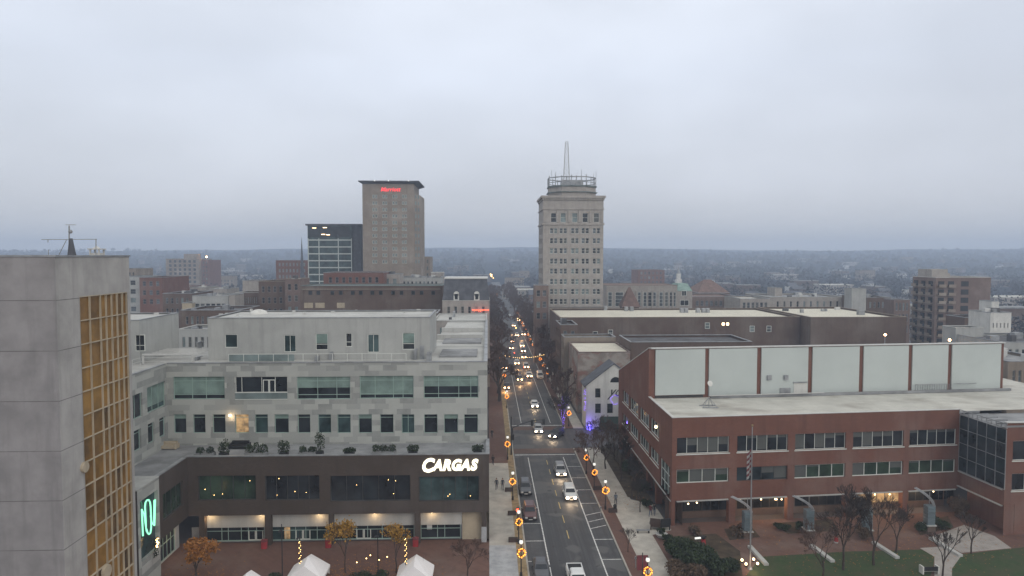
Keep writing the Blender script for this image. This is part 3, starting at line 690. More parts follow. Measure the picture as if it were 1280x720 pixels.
# ---- things on the terrace
def shrub_mb(mb, c, r, h, n, rr):
    for k in range(n):
        a = rr.uniform(0, 6.28); q_ = r*math.sqrt(rr.random()); z = c[2]+h*rr.random()**.8*(1-.35*(q_/r)**2)
        p = Vector((c[0]+q_*math.cos(a), c[1]+q_*math.sin(a), z)); s_ = rr.uniform(.06, .16)*(1+.5*r*.3)
        d1 = Vector((rr.uniform(-1,1), rr.uniform(-1,1), rr.uniform(-1,1))).normalized()*s_; d2 = Vector((rr.uniform(-1,1), rr.uniform(-1,1), rr.uniform(-1,1))).normalized()*s_
        mb.face([p-d1, p+d2*.7, p+d1, p-d2*.7])
rr = random.Random(3)
pls = [(258,570,24,.9,'low dark shrubs in a long planter at the left end of the terrace'),(281,570,10,1.8,'bushy shrub in a planter on the terrace, taller than the low hedge beside it'),(322,569,28,1.2,'wide leafy planter on the terrace below the lit office window'),
       (356,569,10,1.9,'dark upright shrub in a square planter on the terrace'),(385,569,22,.8,'low shrubs in a grey planter mid terrace'),(402,567,8,2.9,'small conifer in a pot on the terrace'),(437,569,12,.5,'plain square grey planter on the terrace'),
       (480,569,30,1.0,'long planter of dark greenery on the terrace above the illuminated sign wall'),(516,569,11,.9,'dark square planter just left of the glowing letters on the terrace'),(597,569,11,.8,'dark planter at the street corner of the terrace')]
for px_, py_, wd, h_, lab in pls:
    p = PZ(px_, py_, TZ); wm = wd/10.0
    t_ = thing('terrace_planter', lab, 'planter', (p.x, 86.6, TZ), 'planters along the roof terrace')
    MB().box(p.x-wm/2, 86.2, TZ, p.x+wm/2, 87.1, TZ+.55).build('trough', 'metal_dark' if wd < 13 else 'roof_grey', t_)
    mb = MB(); n_ = max(2, int(wm/.8))
    for k in range(n_): shrub_mb(mb, (p.x-wm/2+wm*(k+.5)/n_, 86.65, TZ+.5), .5 if h_ < 2.5 else .42, h_*rr.uniform(.8, 1.1), 170, rr)
    mb.build('shrub', 'leaf_green', t_)
for px_, py_, lab in ((222, 549, 'pale covered sofa on the terrace in the inner corner'), (312, 546, 'slim dining set on the terrace under the lit window')):
    p = PZ(px_, py_+5, TZ); t_ = thing('terrace_sofa', lab, 'outdoor furniture', (p.x, 90.3, TZ))
    MB().box(p.x-1.1, 89.9, TZ+.15, p.x+1.1, 90.8, TZ+.5).box(p.x-1.1, 90.6, TZ+.5, p.x+1.1, 90.9, TZ+.95).build('seat', 'beige_wall' if px_ < 300 else 'metal_dark', t_)
    MB().box(p.x-1.3, 89.8, TZ+.1, p.x-1.12, 90.9, TZ+.7).box(p.x+1.12, 89.8, TZ+.1, p.x+1.3, 90.9, TZ+.7).build('armrest', 'beige_wall' if px_ < 300 else 'metal_dark', t_)

# ================================================================ red brick building with white roof (right)
rb = thing('brick_building', 'red brick office building with white rooftop and pale panelled upper wall', 'office building', (40, 100, 0))
RZ = 14.8; c0 = PZ(840.5, 522.5, RZ); c1 = PZ(1200, 512, RZ); X0, Y0 = c0.x, c0.y
A1 = Wall((X0, Y0), (c1.x, c1.y)); dfr = A1.d
A0 = Wall((X0, 127), (X0, Y0))                  # street side, seen obliquely
up_px = [(848, 914), (924, 988), (997, 1061), (1070, 1134), (1141, 1201)]
def colr(W, a, b, ya, yb): z1 = W.z((a+b)/2, ya); z0 = W.z((a+b)/2, yb); return (W.u(a), z0, min(W.u(b), W.L-.4), z1)
r1 = [colr(A1, a, b, y0, y1) for (a, b), y0, y1 in zip(up_px, (546, 543.5, 541.5, 539.5, 537), (566.5, 564, 561.5, 559, 557))]
r2 = [colr(A1, a, b, y0, y1) for (a, b), y0, y1 in zip(up_px, (585, 583, 580, 578, 575), (602.5, 600.5, 598, 595, 590.5))]
z1t = sum(r[3] for r in r1)/5; z1b = sum(r[1] for r in r1)/5; z2t = sum(r[3] for r in r2)/5; z2b = sum(r[1] for r in r2)/5
r1 = [(a, z1b, c, z1t) for a, b, c, d in r1]; r2 = [(a, z2b, c, z2t) for a, b, c, d in r2]
GZ = A1.z(880, 624.5)
mb = MB(); facade(mb, A1, 0, A1.L, GZ, RZ, r1+r2, .35)
mb.face([A1.pt(0, GZ), A1.pt(0, GZ, -2.5), A1.pt(A1.L, GZ, -2.5), A1.pt(A1.L, GZ)])
# street side wall with its sloping roof line and bands of windows
sideo = []
for a, b in ((4, 9.3), (10.2, 17), (17.8, 24.5), (25.2, 30.5)): sideo += [(a, z1b, b, z1t), (a, z2b, b, z2t)]
sideo += [(33-1.2, GZ+.0, A0.L-1.2, z2t-.0)] if False else [(31.2, z2b-2.6, A0.L-1.0, z2t)]
facade(mb, A0, 0, A0.L, GZ, RZ-.01, sideo, .35)
mb.face([A0.pt(0, GZ), A0.pt(0, GZ, -1.5), A0.pt(A0.L, GZ, -1.5), A0.pt(A0.L, GZ)])
YR = 103.0; ZR = 22.35; uR = 127-YR
mb.face([A0.pt(0, RZ-.01), A0.pt(uR, RZ-.01), A0.pt(uR, ZR), A0.pt(0, RZ+.05)])
mb.build('brick_wall', 'red_brick', rb)
VR = random.Random(14)
for k, r in enumerate(r1): window(A1, r, rb, 5, 1, 'frame_white', 'glass_dark', .35, .07, sill=True, vary=VR)
for k, r in enumerate(r2): window(A1, r, rb, 4, 1, 'frame_white' if k != 1 else 'frame_dark', 'glass_green' if k != 1 else 'glass_facade', .35, .11 if k != 1 else .05, vary=VR)
for r in sideo: window(A0, r, rb, max(2, int((r[2]-r[0])/1.6)), 1 if r[3]-r[1] < 4 else 3, 'frame_white', 'glass_teal', .35, .07, sill=r[3]-r[1] < 4)
lm = MB(); u, z = A0.px(822, 533.5); lm.ball(A0.pt(u, z, .25), .22, 8, 6); lm.build('wall_lamp', 'light_soft', rb)
# recessed ground floor with columns
A2 = A1.back(2.5); mb = MB()
gops = [(A2.u(a)+.1, .9, A2.u(b)-.1, GZ-.25) for a, b in up_px]
facade(mb, A2, 0, A2.L, 0, GZ, gops, .25)
A3 = Wall((X0+1.5, 127), (X0+1.5, Y0)); facade(mb, A3, 0, A3.L, 0, GZ, [(3+6*k, .8, 7.5+6*k, GZ-.4) for k in range(5)], .25); mb.build('ground_floor_wall', 'dark_red_brick', rb)
for k, r in enumerate(gops): window(A2, r, rb, 6, 1, 'frame_dark', ('glass_dark', 'glass_dark', 'glass_dark', 'light_interior', 'glass_dark')[k], .25, .07)
for k in range(5): window(A3, (3+6*k, .8, 7.5+6*k, GZ-.4), rb, 3, 1, 'frame_dark', 'glass_dark', .25)
for a, b in ((839, 846.5), (915, 923), (989, 996.5), (1062, 1069.5), (1134.5, 1141)):
    m_ = MB(); A1.bar(m_, max(0.003, A1.u(a)), .05, A1.u(b), GZ-.003, -.9, -.01); m_.build('column', 'red_brick', rb)
for k in range(6): m_ = MB(); A0.bar(m_, .5+5.6*k, .05, 1.3+5.6*k, GZ-.003, -.9, -.01); m_.build('column', 'red_brick', rb)
m_ = MB()
for a, b in up_px: A1.bar(m_, A1.u(a)+.05, GZ-.02-.16, min(A1.u(b), A1.L)-.05, GZ-.02, -.14, .1)
A0.bar(m_, .3, GZ-.18, A0.L-.2, GZ-.02, -.12, .1)
m_.build('lintel_trim', 'stone_light', rb)
gl_ = MB()
gr_ = random.Random(5)
for a, b, k in ((926, 986, 12), (1088, 1134, 6), (1141, 1175, 3), (855, 905, 2)):
    for j in range(k):
        u = A2.u(gr_.uniform(a, b)); z = gr_.uniform(GZ-1.4, GZ-.5); gl_.ball(A2.pt(u, z, .25), .11, 6, 4)
gl_.build('ceiling_lamp', 'light_soft', rb)
# flat white roof and copings
e1 = A1.p0+A1.d*A1.L
W4 = Wall((X0, YR), tuple((Vector((X0, YR, 0))+dfr*60)[:2]))       # plane of the tall panelled wall
wl = W4.u(1256); W4 = Wall(W4.p0[:2], (W4.p0+W4.d*wl)[:2]); e4 = W4.p0+W4.d*W4.L
mb = MB(); far = e1 + dfr*26; far4 = Vector((X0, YR, 0)) + dfr*(A1.L+26)
bf = lambda v, z: (v.x, v.y, z)
mb.face([(X0+.35, Y0+.3, RZ-.25), bf(far, RZ-.25), bf(far4, RZ-.25), (X0+.35, YR+.5, RZ-.25)])
back = far4 + Vector((0, 18, 0)); mb.face([bf(e4, RZ-.252), bf(far4, RZ-.252), bf(back, RZ-.252), bf(e4+Vector((0, 18, 0)), RZ-.252)])
mb.build('roof', 'roof_white', rb)
mb = MB(); A1.bar(mb, 0, RZ+.001, A1.L, RZ+.09, -.3, .05); A0.bar(mb, uR+.02, RZ+.001, A0.L+.05, RZ+.11, -.35, .05); mb.build('coping', 'metal_white', rb)
# tall panelled wall
mb = MB(); facade(mb, W4, 0, W4.L, RZ-.25, ZR-.1)
tops = [(X0+.02, YR), (e4.x, e4.y)]
mb.build('upper_wall', 'red_brick', rb)
pier = [819.5, 881.5, 886.5, 946.5, 952, 1010.5, 1016, 1074.5, 1080, 1136, 1141, 1185.5, 1190.5, 1251.5]
zw0, zw1 = RZ+.05, ZR-.22
for k in range(0, len(pier), 2):
    m_ = MB(); z0_ = zw0 if k else W4.z(840, 493.5); W4.bar(m_, W4.u(pier[k]), z0_, W4.u(pier[k+1]), zw1, .0, .22); m_.build('wall_panel', 'white_panel', rb)
m_ = MB(); W4.bar(m_, W4.u(819.5), RZ-.2, W4.u(880), W4.z(840, 494.5), 0, .05); m_.build('louvre_band', 'frame_dark', rb)
m_ = MB(); W4.bar(m_, .3, ZR-.1, W4.L+.1, ZR+.06, -.35, .3); Wall((X0, YR), (X0, YR+.01)); m_.build('upper_coping', 'metal_white', rb)
m_ = MB(); r0 = Vector(A0.pt(uR, ZR, .06)); r1_ = Vector(A0.pt(0, RZ+.05, .06)); m_.obox(r0, r1_-r0, Vector((.4, 0, 0)), Vector((0, 0, .12))); m_.build('raking_coping', 'metal_white', rb)
mb = MB(); e5 = e4 + Vector((0, 24, 0)); mb.face([(X0, YR, ZR-.05), bf(e4, ZR-.05), bf(e5, RZ), (X0, 127, RZ)])
mb.face([bf(e4, 0), bf(e5, 0), bf(e5, RZ), bf(e4, ZR-.05)]); mb.face([(X0, 127, 0), (X0, 127, RZ), bf(e5, RZ), bf(e5, 0)]); mb.build('sloping_roof', 'roof_grey', rb)
# fittings on the panelled wall and the roof
m_ = MB()
for a, b, c, d in ((959, 468.5, 964, 474.5), (980, 468.5, 985, 474.5)): W4.bar(m_, W4.u(a), W4.z(a, d), W4.u(c), W4.z(a, b), .22, .5)
m_.build('wall_vent', 'metal_grey', rb)
m_ = MB(); W4.bar(m_, W4.u(975.5), W4.z(980, 492.5), W4.u(988.5), W4.z(980, 484.5), .22, .35); W4.bar(m_, W4.u(992), W4.z(1000, 478), W4.u(1010), W4.z(1000, 476.8), .22, .4); m_.build('louvre', 'metal_grey', rb)
m_ = MB(); W4.bar(m_, W4.u(993), RZ-.1, W4.u(1009), W4.z(1000, 478.5), .22, .27); m_.build('roof_door', 'white_paint', rb)
m_ = MB()
for k in range(16): W4.bar(m_, W4.u(1143)+k*.42, RZ, W4.u(1143)+k*.42+.06, RZ+1.05, .6, .66)
W4.bar(m_, W4.u(1143), RZ+1.0, W4.u(1183), RZ+1.1, .6, .68); W4.bar(m_, W4.u(1191), RZ+1.0, W4.u(1219), RZ+1.1, .6, .68); m_.build('louvre_screen', 'metal_grey', rb)
m_ = MB(); W4.bar(m_, W4.u(886), RZ-.2, W4.L+.5, RZ+.18, .9, 1.2); m_.build('roof_kerb', 'roof_grey', rb)
m_ = MB().path([W4.pt(W4.u(883), RZ+.3, 1.6), W4.pt(W4.u(1025), RZ+.35, 1.6)], .06, 5); m_.build('roof_pipe', 'metal_white', rb)
# glazed wing coming forward at the right
G0 = Wall((e1.x, e1.y), (e1.x+.4, 84.8)); g1 = G0.p0+G0.d*G0.L
gz0, gz1 = 6.1, 14.0; mb = MB(); facade(mb, G0, 0, G0.L, 4.0, gz0-.01); mb.face([G0.pt(0, 4.0), G0.pt(0, 4.0, -1.5), G0.pt(G0.L, 4, -1.5), G0.pt(G0.L, 4)]); facade(mb, G0.back(1.5), 0, G0.L, 0, 4.2)
E1 = Wall((g1.x, g1.y), (g1.x+12, g1.y+.9)); eo = [(1.0, 9.9, 11, 12.5), (1.0, 5.9, 11, 8.2)]; facade(mb, E1, 0, E1.L, 0, 14.9, eo, .3)
mb.build('wing_wall', 'red_brick', rb)
for r in eo: window(E1, r, rb, 5, 1, 'frame_white', 'glass_dark', .3, sill=True)
m_ = MB().slot(1); G0.quad(m_, 0, gz0, G0.L, gz1, -.05); m_.slot(0)
for k in range(6): u = G0.L*k/5; G0.bar(m_, max(0, u-.04), gz0, u+.04, gz1, -.05, .03)
for z in (gz0, gz0+2.0, gz0+4.0, gz0+6): G0.bar(m_, 0, z, G0.L, z+.07, -.05, .033)
m_.build('curtain_wall', ['metal_grey', 'glass_facade'], rb)
m_ = MB(); G0.bar(m_, 0, 3.82, G0.L-.3, 3.98, -.1, .16); G0.bar(m_, 0, gz0-.16, G0.L-.3, gz0-.02, 0, .08); m_.build('lintel_trim', 'stone_light', rb)
m_ = MB(); G0.bar(m_, -.2, 14.2, G0.L+.2, 14.3, .0, .1); G0.bar(m_, -.2, 14.75, G0.L+.2, 14.85, .0, .1)
for k in range(11): G0.bar(m_, G0.L*k/10-.05, 14.3, G0.L*k/10+.05, 14.75, .0, .09)
for k in range(6): m_.obox(G0.pt(G0.L*k/5, 14.3, -3), -G0.d*.1, G0.n*3.05, Vector((0,0,.25)))
m_.build('roof_trellis', 'metal_grey', rb)
m_ = MB().box(g1.x-.05, g1.y-.1, 14.902, g1.x+12, g1.y+.35, 15.02); m_.build('coping', 'metal_white', rb)
MB().obox((e1.x, e1.y, 13.9), (25, 2, 0), (0, -.01, 0), (0, 0, .2)).box(e1.x+.3, 86, 13.98, e1.x+14, 93.8, 14.02).build('wing_roof', 'roof_grey', rb)
# dish on its stand, standing on the white roof
d0 = PZ(886, 509, RZ-.25); ds = thing('satellite_dish', 'small white satellite dish on a tripod frame on the white roof', 'satellite dish', (d0.x, d0.y, RZ-.25))
zt = PY(885, 479.5, d0.y).z
m_ = MB()
for dx, dy in ((-1.0, -.5), (1.1, -.6), (-.7, .9), (.9, .8)): m_.tube((d0.x+dx, d0.y+dy, RZ-.25), (d0.x, d0.y, RZ+1.2), .045, n=5)
m_.tube((d0.x, d0.y, RZ-.2), (d0.x, d0.y, zt), .05).box(d0.x-1.1, d0.y-.7, RZ-.25, d0.x+1.2, d0.y-.5, RZ-.1).box(d0.x-1.1, d0.y+.8, RZ-.25, d0.x+1.2, d0.y+1, RZ-.1).build('stand', 'metal_grey', ds)
m_ = MB(); m_.tube((d0.x, d0.y-.1, zt), (d0.x+.05, d0.y-.3, zt+.08), .1, .42, 14); m_.build('reflector', 'white_paint', ds)
# ================================================================ generic town block
def grid_ops(W, z0, z1, rows, cols, fw=.5, fh=.55, marg=.06, off=.2):
    L = W.L; out = []; a = L*marg; cw = (L-2*a)/cols; rh = (z1-z0)/rows
    for j in range(rows):
        for i in range(cols):
            u = a+cw*(i+.5); z = z0+rh*j+rh*off; out.append((u-cw*fw/2, z, u+cw*fw/2, z+rh*fh))
    return out
def block(name, label, cat, px0, px1, ytop, Y, depth, wallm, roofm, rows=0, cols=0, z0=None, side=0, gl='glass_far', fr='frame_far', cop='metal_grey', fw=.5, fh=.55, group=None, x0=None, x1=None, zt=None, clutter=0, par=.5, left=False, ft=.09):
    x0 = XY(px0, Y) if x0 is None else x0; x1 = XY(px1, Y) if x1 is None else x1
    zt = ZY((px0+px1)/2 if px0 else 640, ytop, Y) if zt is None else zt
    t_ = thing(name, label, cat, ((x0+x1)/2, Y+depth/2, 0), group); W = shell(x0, Y, x1, Y+depth); mb = MB()
    z0 = max(1, zt-rows*3.7-1) if z0 is None else z0
    ops = grid_ops(W[0], z0, zt-.6, rows, cols, fw, fh) if rows else []
    facade(mb, W[0], 0, W[0].L, 0, zt, ops, .25)
    si = 3 if x0 > 5 else 1                      # the side that faces the street
    sops = grid_ops(W[si], z0, zt-.6, rows, side, fw, fh) if side and rows else []
    for i in (1, 2, 3): facade(mb, W[i], 0, W[i].L, 0, zt, sops if i == si else (), .25)
    mb.build('wall', wallm, t_)
    for r in ops: window(W[0], r, t_, 1, 2, fr, gl, .25, ft, split=False)
    for r in sops: window(W[si], r, t_, 1, 2, fr, gl, .25, ft, split=False)
    MB().box(x0+.3, Y+.3, zt-par-.2, x1-.3, Y+depth-.3, zt-par).build('roof', roofm, t_)
    m = MB(); [W[i].bar(m, -.06 if i in (0, 2) else .3, zt+.002, W[i].L+(.06 if i in (0,2) else -.3), zt+.14, -.3, .08) for i in range(4)]; m.build('cornice', cop, t_)
    if clutter:
        r_ = random.Random(int(x0*7+Y))
        for k in range(clutter):
            a = r_.uniform(x0+1, x1-2.5); b = r_.uniform(Y+1, Y+depth-3); MB().box(a, b, zt-par, a+r_.uniform(.6, 2.2), b+r_.uniform(.6, 2), zt-par+r_.uniform(.5, 1.6)).build('roof_unit', r_.choice(('metal_grey', 'metal_white', 'roof_dark')), t_)
    return t_, W, (x0, x1, zt)

# ---- white gabled restaurant behind the brick building
yg = thing('gabled_restaurant', 'white painted gabled restaurant with a dark green awning beside the crossing', 'restaurant', (26, 148, 0))
YF = 141.5; yx0 = XY(733, YF); yx1 = 34.0; V = Wall((yx0, YF), (yx1, YF)); ze = ZY(733, 482, YF); za = ZY(768, 455, YF); xa = XY(768, YF)-yx0
wins = rects(V, [(744, 485.5, 750.5, 497), (744, 504.5, 751, 516.5), (759, 504.5, 766, 516.5)]); shopw = rects(V, [(743, 534, 752, 541), (756, 534, 763, 541), (766, 534, 774, 541)])
mb = MB(); facade(mb, V, 0, V.L, 0, ze, wins+shopw, .25); mb.face([V.pt(0, ze), V.pt(2*xa, ze), V.pt(xa, za)]) 
mb.face([(yx0,YF+6,0),(yx0,YF,0),(yx0,YF,ze),(yx0,YF+6,ze)]); mb.face([(yx1,YF,0),(yx1,YF+6,0),(yx1,YF+6,ze),(yx1,YF,ze)])
mb.build('wall', 'white_paint', yg)
for r in wins: window(V, r, yg, 1, 2, 'frame_dark', 'glass_dark', .25, .1)
for k, r in enumerate(shopw): window(V, r, yg, 2, 1, 'frame_dark', 'light_interior' if k else 'glass_dark', .25, .1)
mb = MB(); x2 = yx0+2*xa; xm = yx0+xa
for (ax, az, bx, bz) in ((yx0-.4, ze-.3, xm, za), (x2+.4, ze-.3, xm, za)):
    mb.mesh([(ax,YF-.25,az),(bx,YF-.25,bz),(bx,YF+6,bz),(ax,YF+6,az),(ax,YF-.25,az+.2),(bx,YF-.25,bz+.2),(bx,YF+6,bz+.2),(ax,YF+6,az+.2)],[(0,1,2,3),(7,6,5,4),(0,4,5,1),(2,6,7,3),(1,5,6,2),(3,7,4,0)])
mb.build('roof', 'slate', yg)
mb = MB(); cx_, cz_ = V.px(769.5, 478); pts = [V.pt(cx_+1.15*math.cos(a), cz_+1.15*math.sin(a), .03) for a in [math.pi*k/10 for k in range(11)]]; mb.face(list(reversed(pts))); mb.build('lunette_window', 'glass_dark', yg)
aw = MB(); a0, b0 = V.px(747, 533); a1, b1 = V.px(777, 520.5)
aw.mesh([V.pt(a0,b0,1.6),V.pt(V.L,b0,1.6),V.pt(V.L,b1,0),V.pt(a0+.6,b1,0),V.pt(a0,b0-.3,1.6),V.pt(V.L,b0-.3,1.6)],[(0,1,2,3),(4,5,1,0)]); aw.face([V.pt(a0,b0-.3,1.6),V.pt(a0,b0,1.6),V.pt(a0+.6,b1,0)]); aw.build('awning', 'canopy_green', yg)
m = MB(); V.bar(m, 1.5, .02, V.L, b0-1.9-.4, .02, .12); m.build('shop_base', 'canopy_green', yg)
scx, scz = V.px(757.5, 488.5)
text_obj('yorgos', 'script_lettering', 'metal_dark', yg, 3.1, Vector(V.pt(scx+.5, scz-.2, .05))-yg.location, rz=0, extrude=.03, shear=.5, align='LEFT', sx=.85)
# violet light ring and strings on the restaurant
wr = thing('violet_light_ring', 'ring of violet blue lights on the white gabled wall', 'light ring', V.pt(*V.px(769, 500), .15))
m = MB(); cx_, cz_ = V.px(769, 499.5)
for k in range(30):
    a = k*2*math.pi/30; m.ball(V.pt(cx_+.95*math.cos(a)+R.uniform(-.1,.1), cz_+.95*math.sin(a)+R.uniform(-.1,.1), .12), .06, 5, 3)
m.build('bulbs', 'light_violet', wr)
wr = thing('blue_light_string', 'vertical string of blue lights at the corner of the white restaurant', 'string lights', (yx0-.2, YF-.3, 4))
m = MB()
for k in range(46): m.ball((yx0-.25+R.uniform(-.25,.2), YF-.2+R.uniform(-.3,.1), ZY(733, R.uniform(486, 513), YF)), .055, 5, 3)
m.build('bulbs', 'light_violet', wr)
wr = thing('blue_floodlight', 'blue floodlight glowing at the corner door of the white restaurant', 'floodlight', (yx0+.6, YF-.5, 1.2))
m = MB(); m.ball((yx0+.7, YF-.55, ZY(738, 535, YF)), .55, 8, 6, 1.7); m.build('blue_glow_lamp', 'light_blue', wr); MB().ball((yx0+.75, YF-1.1, ZY(738, 539.5, YF)), .16, 6, 4).build('lamp', 'light_soft', wr)
MB().box(yx0+.3, YF-1.0, .0, yx0+1.1, YF-.2, .8).build('base', 'metal_dark', wr)

# ---- rowhouses on the right side of the street, beyond the restaurant
def rowb(label, y0, y1, xw, zt, wm, rm, x1=33, **k):
    return block('shop_house', label, 'shop house', 0, 0, 0, y0, y1-y0, wm, rm, x0=xw, x1=x1, zt=zt, group='shop houses along the right side of the street', **k)
t_, W, _ = block('flat_shop', 'old whitewashed brick shop with a bright cream flat roof', 'shop', 726, 787, 440, 156, 18, 'washed_brick', 'roof_cream', x0=20.8, x1=33, zt=ZY(740, 440.5, 156), cop='old_brick', par=.12)
m = MB(); W[0].bar(m, 4.5, _[2]-5.6, 9.6, _[2]-3.4, .02, .9); m.build('rear_dormer', 'roof_green', t_)
m = MB(); W[0].bar(m, 5, _[2]-5.2, 6.2, _[2]-3.6, .9, .95); m.build('window', 'glass_dark', t_)
rowb('narrow stone fronted shop house beside the cream roofed shop', 174.2, 181, 19.6, 15.5, 'tan_brick', 'roof_grey', side=3, rows=4, cols=2)
rowb('tall brick shop house next along from the narrow stone one', 181.1, 193.8, 19.4, 18, 'dark_red_brick', 'roof_dark', x1=24, side=4, rows=4, cols=2, clutter=2)
# ---- the long brown brick block with the pale roof
t_, W, (bx0, bx1, bz) = block('long_brick_block', 'long brown brick block with pale cream roof behind the panelled wall', 'commercial block', 700, 1125, 396, 194, 33, 'dark_red_brick', 'roof_cream', zt=ZY(860, 398, 194)+.3, cop='tan_brick', x1=XY(1000, 194))
for i, ((a, b)) in enumerate(((904, 405), (909.5, 405), (904, 427), (909.5, 427))):
    m = MB(); u, z = W[0].px(a, b); W[0].bar(m, u-.35, z-.35, u+.35, z+.35, 0, .06); m.build('lit_window', 'light_soft', t_)
for a, b in ((940, 411), (961, 411), (884, 407), (744, 418), (763, 416)):
    u, z = W[0].px(a, b); window(W[0], (u-.7, z-.9, u+.7, z+.9), t_, 1, 2, 'frame_white', 'glass_far', -.03, .12, split=False)
for a, b in ((757, 386), (783, 387), (790, 387), (853, 389), (858, 389), (873, 389), (880, 389), (885, 389)):
    p = PZ(a, b, bz); MB().box(p.x-.5, p.y, bz-.5, p.x+.6, p.y+1.5, bz+.9).build('roof_unit', 'metal_grey', t_)
t_, W, _ = block('brown_block', 'brown brick block stepping on from the long pale roofed one', 'commercial block', 905, 1048, 399.5, 188, 38, 'dark_red_brick', 'roof_cream', 0, 0, zt=ZY(960, 397, 188), x0=XY(1000, 194)+.3, x1=XY(1128, 190), z0=2, cop='tan_brick', clutter=6)
t_, W, _ = block('low_brick_block', 'low brick building just behind the restaurant and panelled wall', 'commercial block', 787, 860, 427, 157, 14, 'dark_red_brick', 'roof_dark', 1, 3, x0=33.3, x1=62, zt=ZY(800, 428, 157), z0=5, side=2)

# ---- the old stone office tower
gt = thing('stone_tower', 'tall pale stone tower with ornate crown and lattice mast', 'office tower', (29, 245, 0))
YG = 235; gx0, gx1 = XY(678.5, YG), XY(753.5, YG); gd = 20; gz1 = ZY(715, 248, YG); W = shell(gx0, YG, gx1, YG+gd)
rows_y = [288.5, 301, 313.5, 326.5, 339, 352, 364.5, 377]; cols_x = [692, 704, 718.5, 731.5, 745.5]
wops = []
for y in rows_y:
    for i, x in enumerate(cols_x):
        for dx in (-2.6, 2.6):
            u, z = W[0].px(x+dx, y); wops.append((u-.58, z-.95, u+.58, z+.95))
aops = []
for x in cols_x: u, z = W[0].px(x, 271); aops.append((u-.95, z-1.9, u+.95, z+1.3))
sops = []
for j, y in enumerate(rows_y):
    for i in range(5):
        for d in (-.95, .95): z = W[0].px(700, y)[1]; u = 2.3+3.85*i+d; sops.append((u-.5, z-.95, u+.5, z+.95))
mb = MB(); facade(mb, W[0], 0, W[0].L, 0, gz1, wops+aops, .35); facade(mb, W[3], 0, gd, 0, gz1, sops, .35); facade(mb, W[1], 0, gd, 0, gz1); facade(mb, W[2], 0, W[2].L, 0, gz1)
for r in aops:
    pass
mb.build('wall', 'cream_stone', gt)
for r in wops+aops: window(W[0], r, gt, 1, 2, 'frame_white', 'glass_far', .35, .1, split=False)
q_ = MB()
for r in sops: W[3].quad(q_, *r, -.3)
q_.build('side_glazing', 'glass_far', gt)
def ring(mb, z0, z1, out):
    mb.box(gx0-out, YG-out, z0, gx1+out, YG+gd+out, z1)
zc = lambda y: ZY(715, y, YG)
for ya_, yb_, o_ in ((281, 279, .35), (250, 247.5, .3), (247.4, 244.6, .7), (262, 260.8, .3), (384, 382, .4)): m = MB(); ring(m, zc(ya_), zc(yb_), o_); m.build('cornice', 'cream_stone', gt)
m = MB()
for k in range(26): u = W[0].L*k/25; W[0].bar(m, u-.16, zc(249.9), u+.16, zc(247.6), .3, .62)
for i in range(6):
    u = [0.5, 5.0, 9.0, 12.7, 16.4, W[0].L-.5][i]; W[0].bar(m, u-.35, zc(278), u+.35, zc(263), 0, .28)
m.build('brackets', 'cream_stone', gt)
ox0, ox1 = XY(687.5, YG+3), XY(746, YG+3)
cz0, cz1, cz2 = zc(244)+.02, ZY(715, 233, YG+3), ZY(715, 220, YG+3)
def octp(x0, x1, y0, y1, c): return [(x0+c,y0),(x1-c,y0),(x1,y0+c),(x1,y1-c),(x1-c,y1),(x0+c,y1),(x0,y1-c),(x0,y0+c)]
MB().prism(octp(ox0, ox1, YG+3, YG+17, 4), cz0, cz1).build('crown_drum', 'cream_stone', gt)
m = MB(); m.prism(octp(ox0-.3, ox1+.3, YG+2.7, YG+17.3, 4), cz1+.002, cz1+.5).prism(octp(ox0-.5, ox1+.5, YG+2.5, YG+17.5, 4), cz0+1.3, cz0+1.6).build('crown_moulding', 'roof_green', gt)
m = MB(); op = octp(ox0, ox1, YG+3, YG+17, 4)
for i in range(8):
    a, b = op[i], op[(i+1)%8]; n_ = 5 if i % 4 == 0 else 2
    for k in range(n_):
        x = a[0]+(b[0]-a[0])*k/n_; y = a[1]+(b[1]-a[1])*k/n_; m.tube((x, y, cz1+.4), (x, y, cz2+R.uniform(-.2,.7)), .16, n=5)
    m.tube((*a, cz2-.2), (*b, cz2-.2), .2, n=5); m.tube((*a, cz1+1.7), (*b, cz1+1.7), .12, n=5)
m.build('crown_frame', 'metal_grey', gt)
MB().box(ox0+4.5, YG+7, cz1, ox1-4.5, YG+13, cz2-.9).build('plant_room', 'metal_grey', gt)
m = MB(); mx = XY(707.5, YG+10); ty = YG+10; zt_ = ZY(708, 177, ty); hw0, hw1 = 1.2, .45
cs_ = [(-1,-1),(1,-1),(1,1),(-1,1)]; nseg = 9; zb_ = cz1
for c in cs_: m.tube((mx+c[0]*hw0, ty+c[1]*hw0, zb_), (mx+c[0]*hw1, ty+c[1]*hw1, zt_), .055, n=4)
for k in range(nseg):
    f0, f1 = k/nseg, (k+1)/nseg; h0 = hw0+(hw1-hw0)*f0; h1 = hw0+(hw1-hw0)*f1; z0_ = zb_+(zt_-zb_)*f0; z1_ = zb_+(zt_-zb_)*f1
    for i in range(4):
        a, b = cs_[i], cs_[(i+1)%4]; m.tube((mx+a[0]*h0, ty+a[1]*h0, z0_), (mx+b[0]*h1, ty+b[1]*h1, z1_), .032, n=4); m.tube((mx+b[0]*h0, ty+b[1]*h0, z0_), (mx+a[0]*h1, ty+a[1]*h1, z1_), .032, n=4); m.tube((mx+a[0]*h1, ty+a[1]*h1, z1_), (mx+b[0]*h1, ty+b[1]*h1, z1_), .032, n=4)
m.build('lattice_mast', 'stone_light', gt)
m = MB(); 
for px_, h_ in ((689, 3), (694, 2.2), (726, 3.4), (744, 2.6), (741, 1.6)): x = XY(px_, YG+4); m.tube((x, YG+4, cz2-.3), (x, YG+4, cz2+h_*.7), .06, n=4)
m.build('whip_aerial', 'metal_grey', gt)
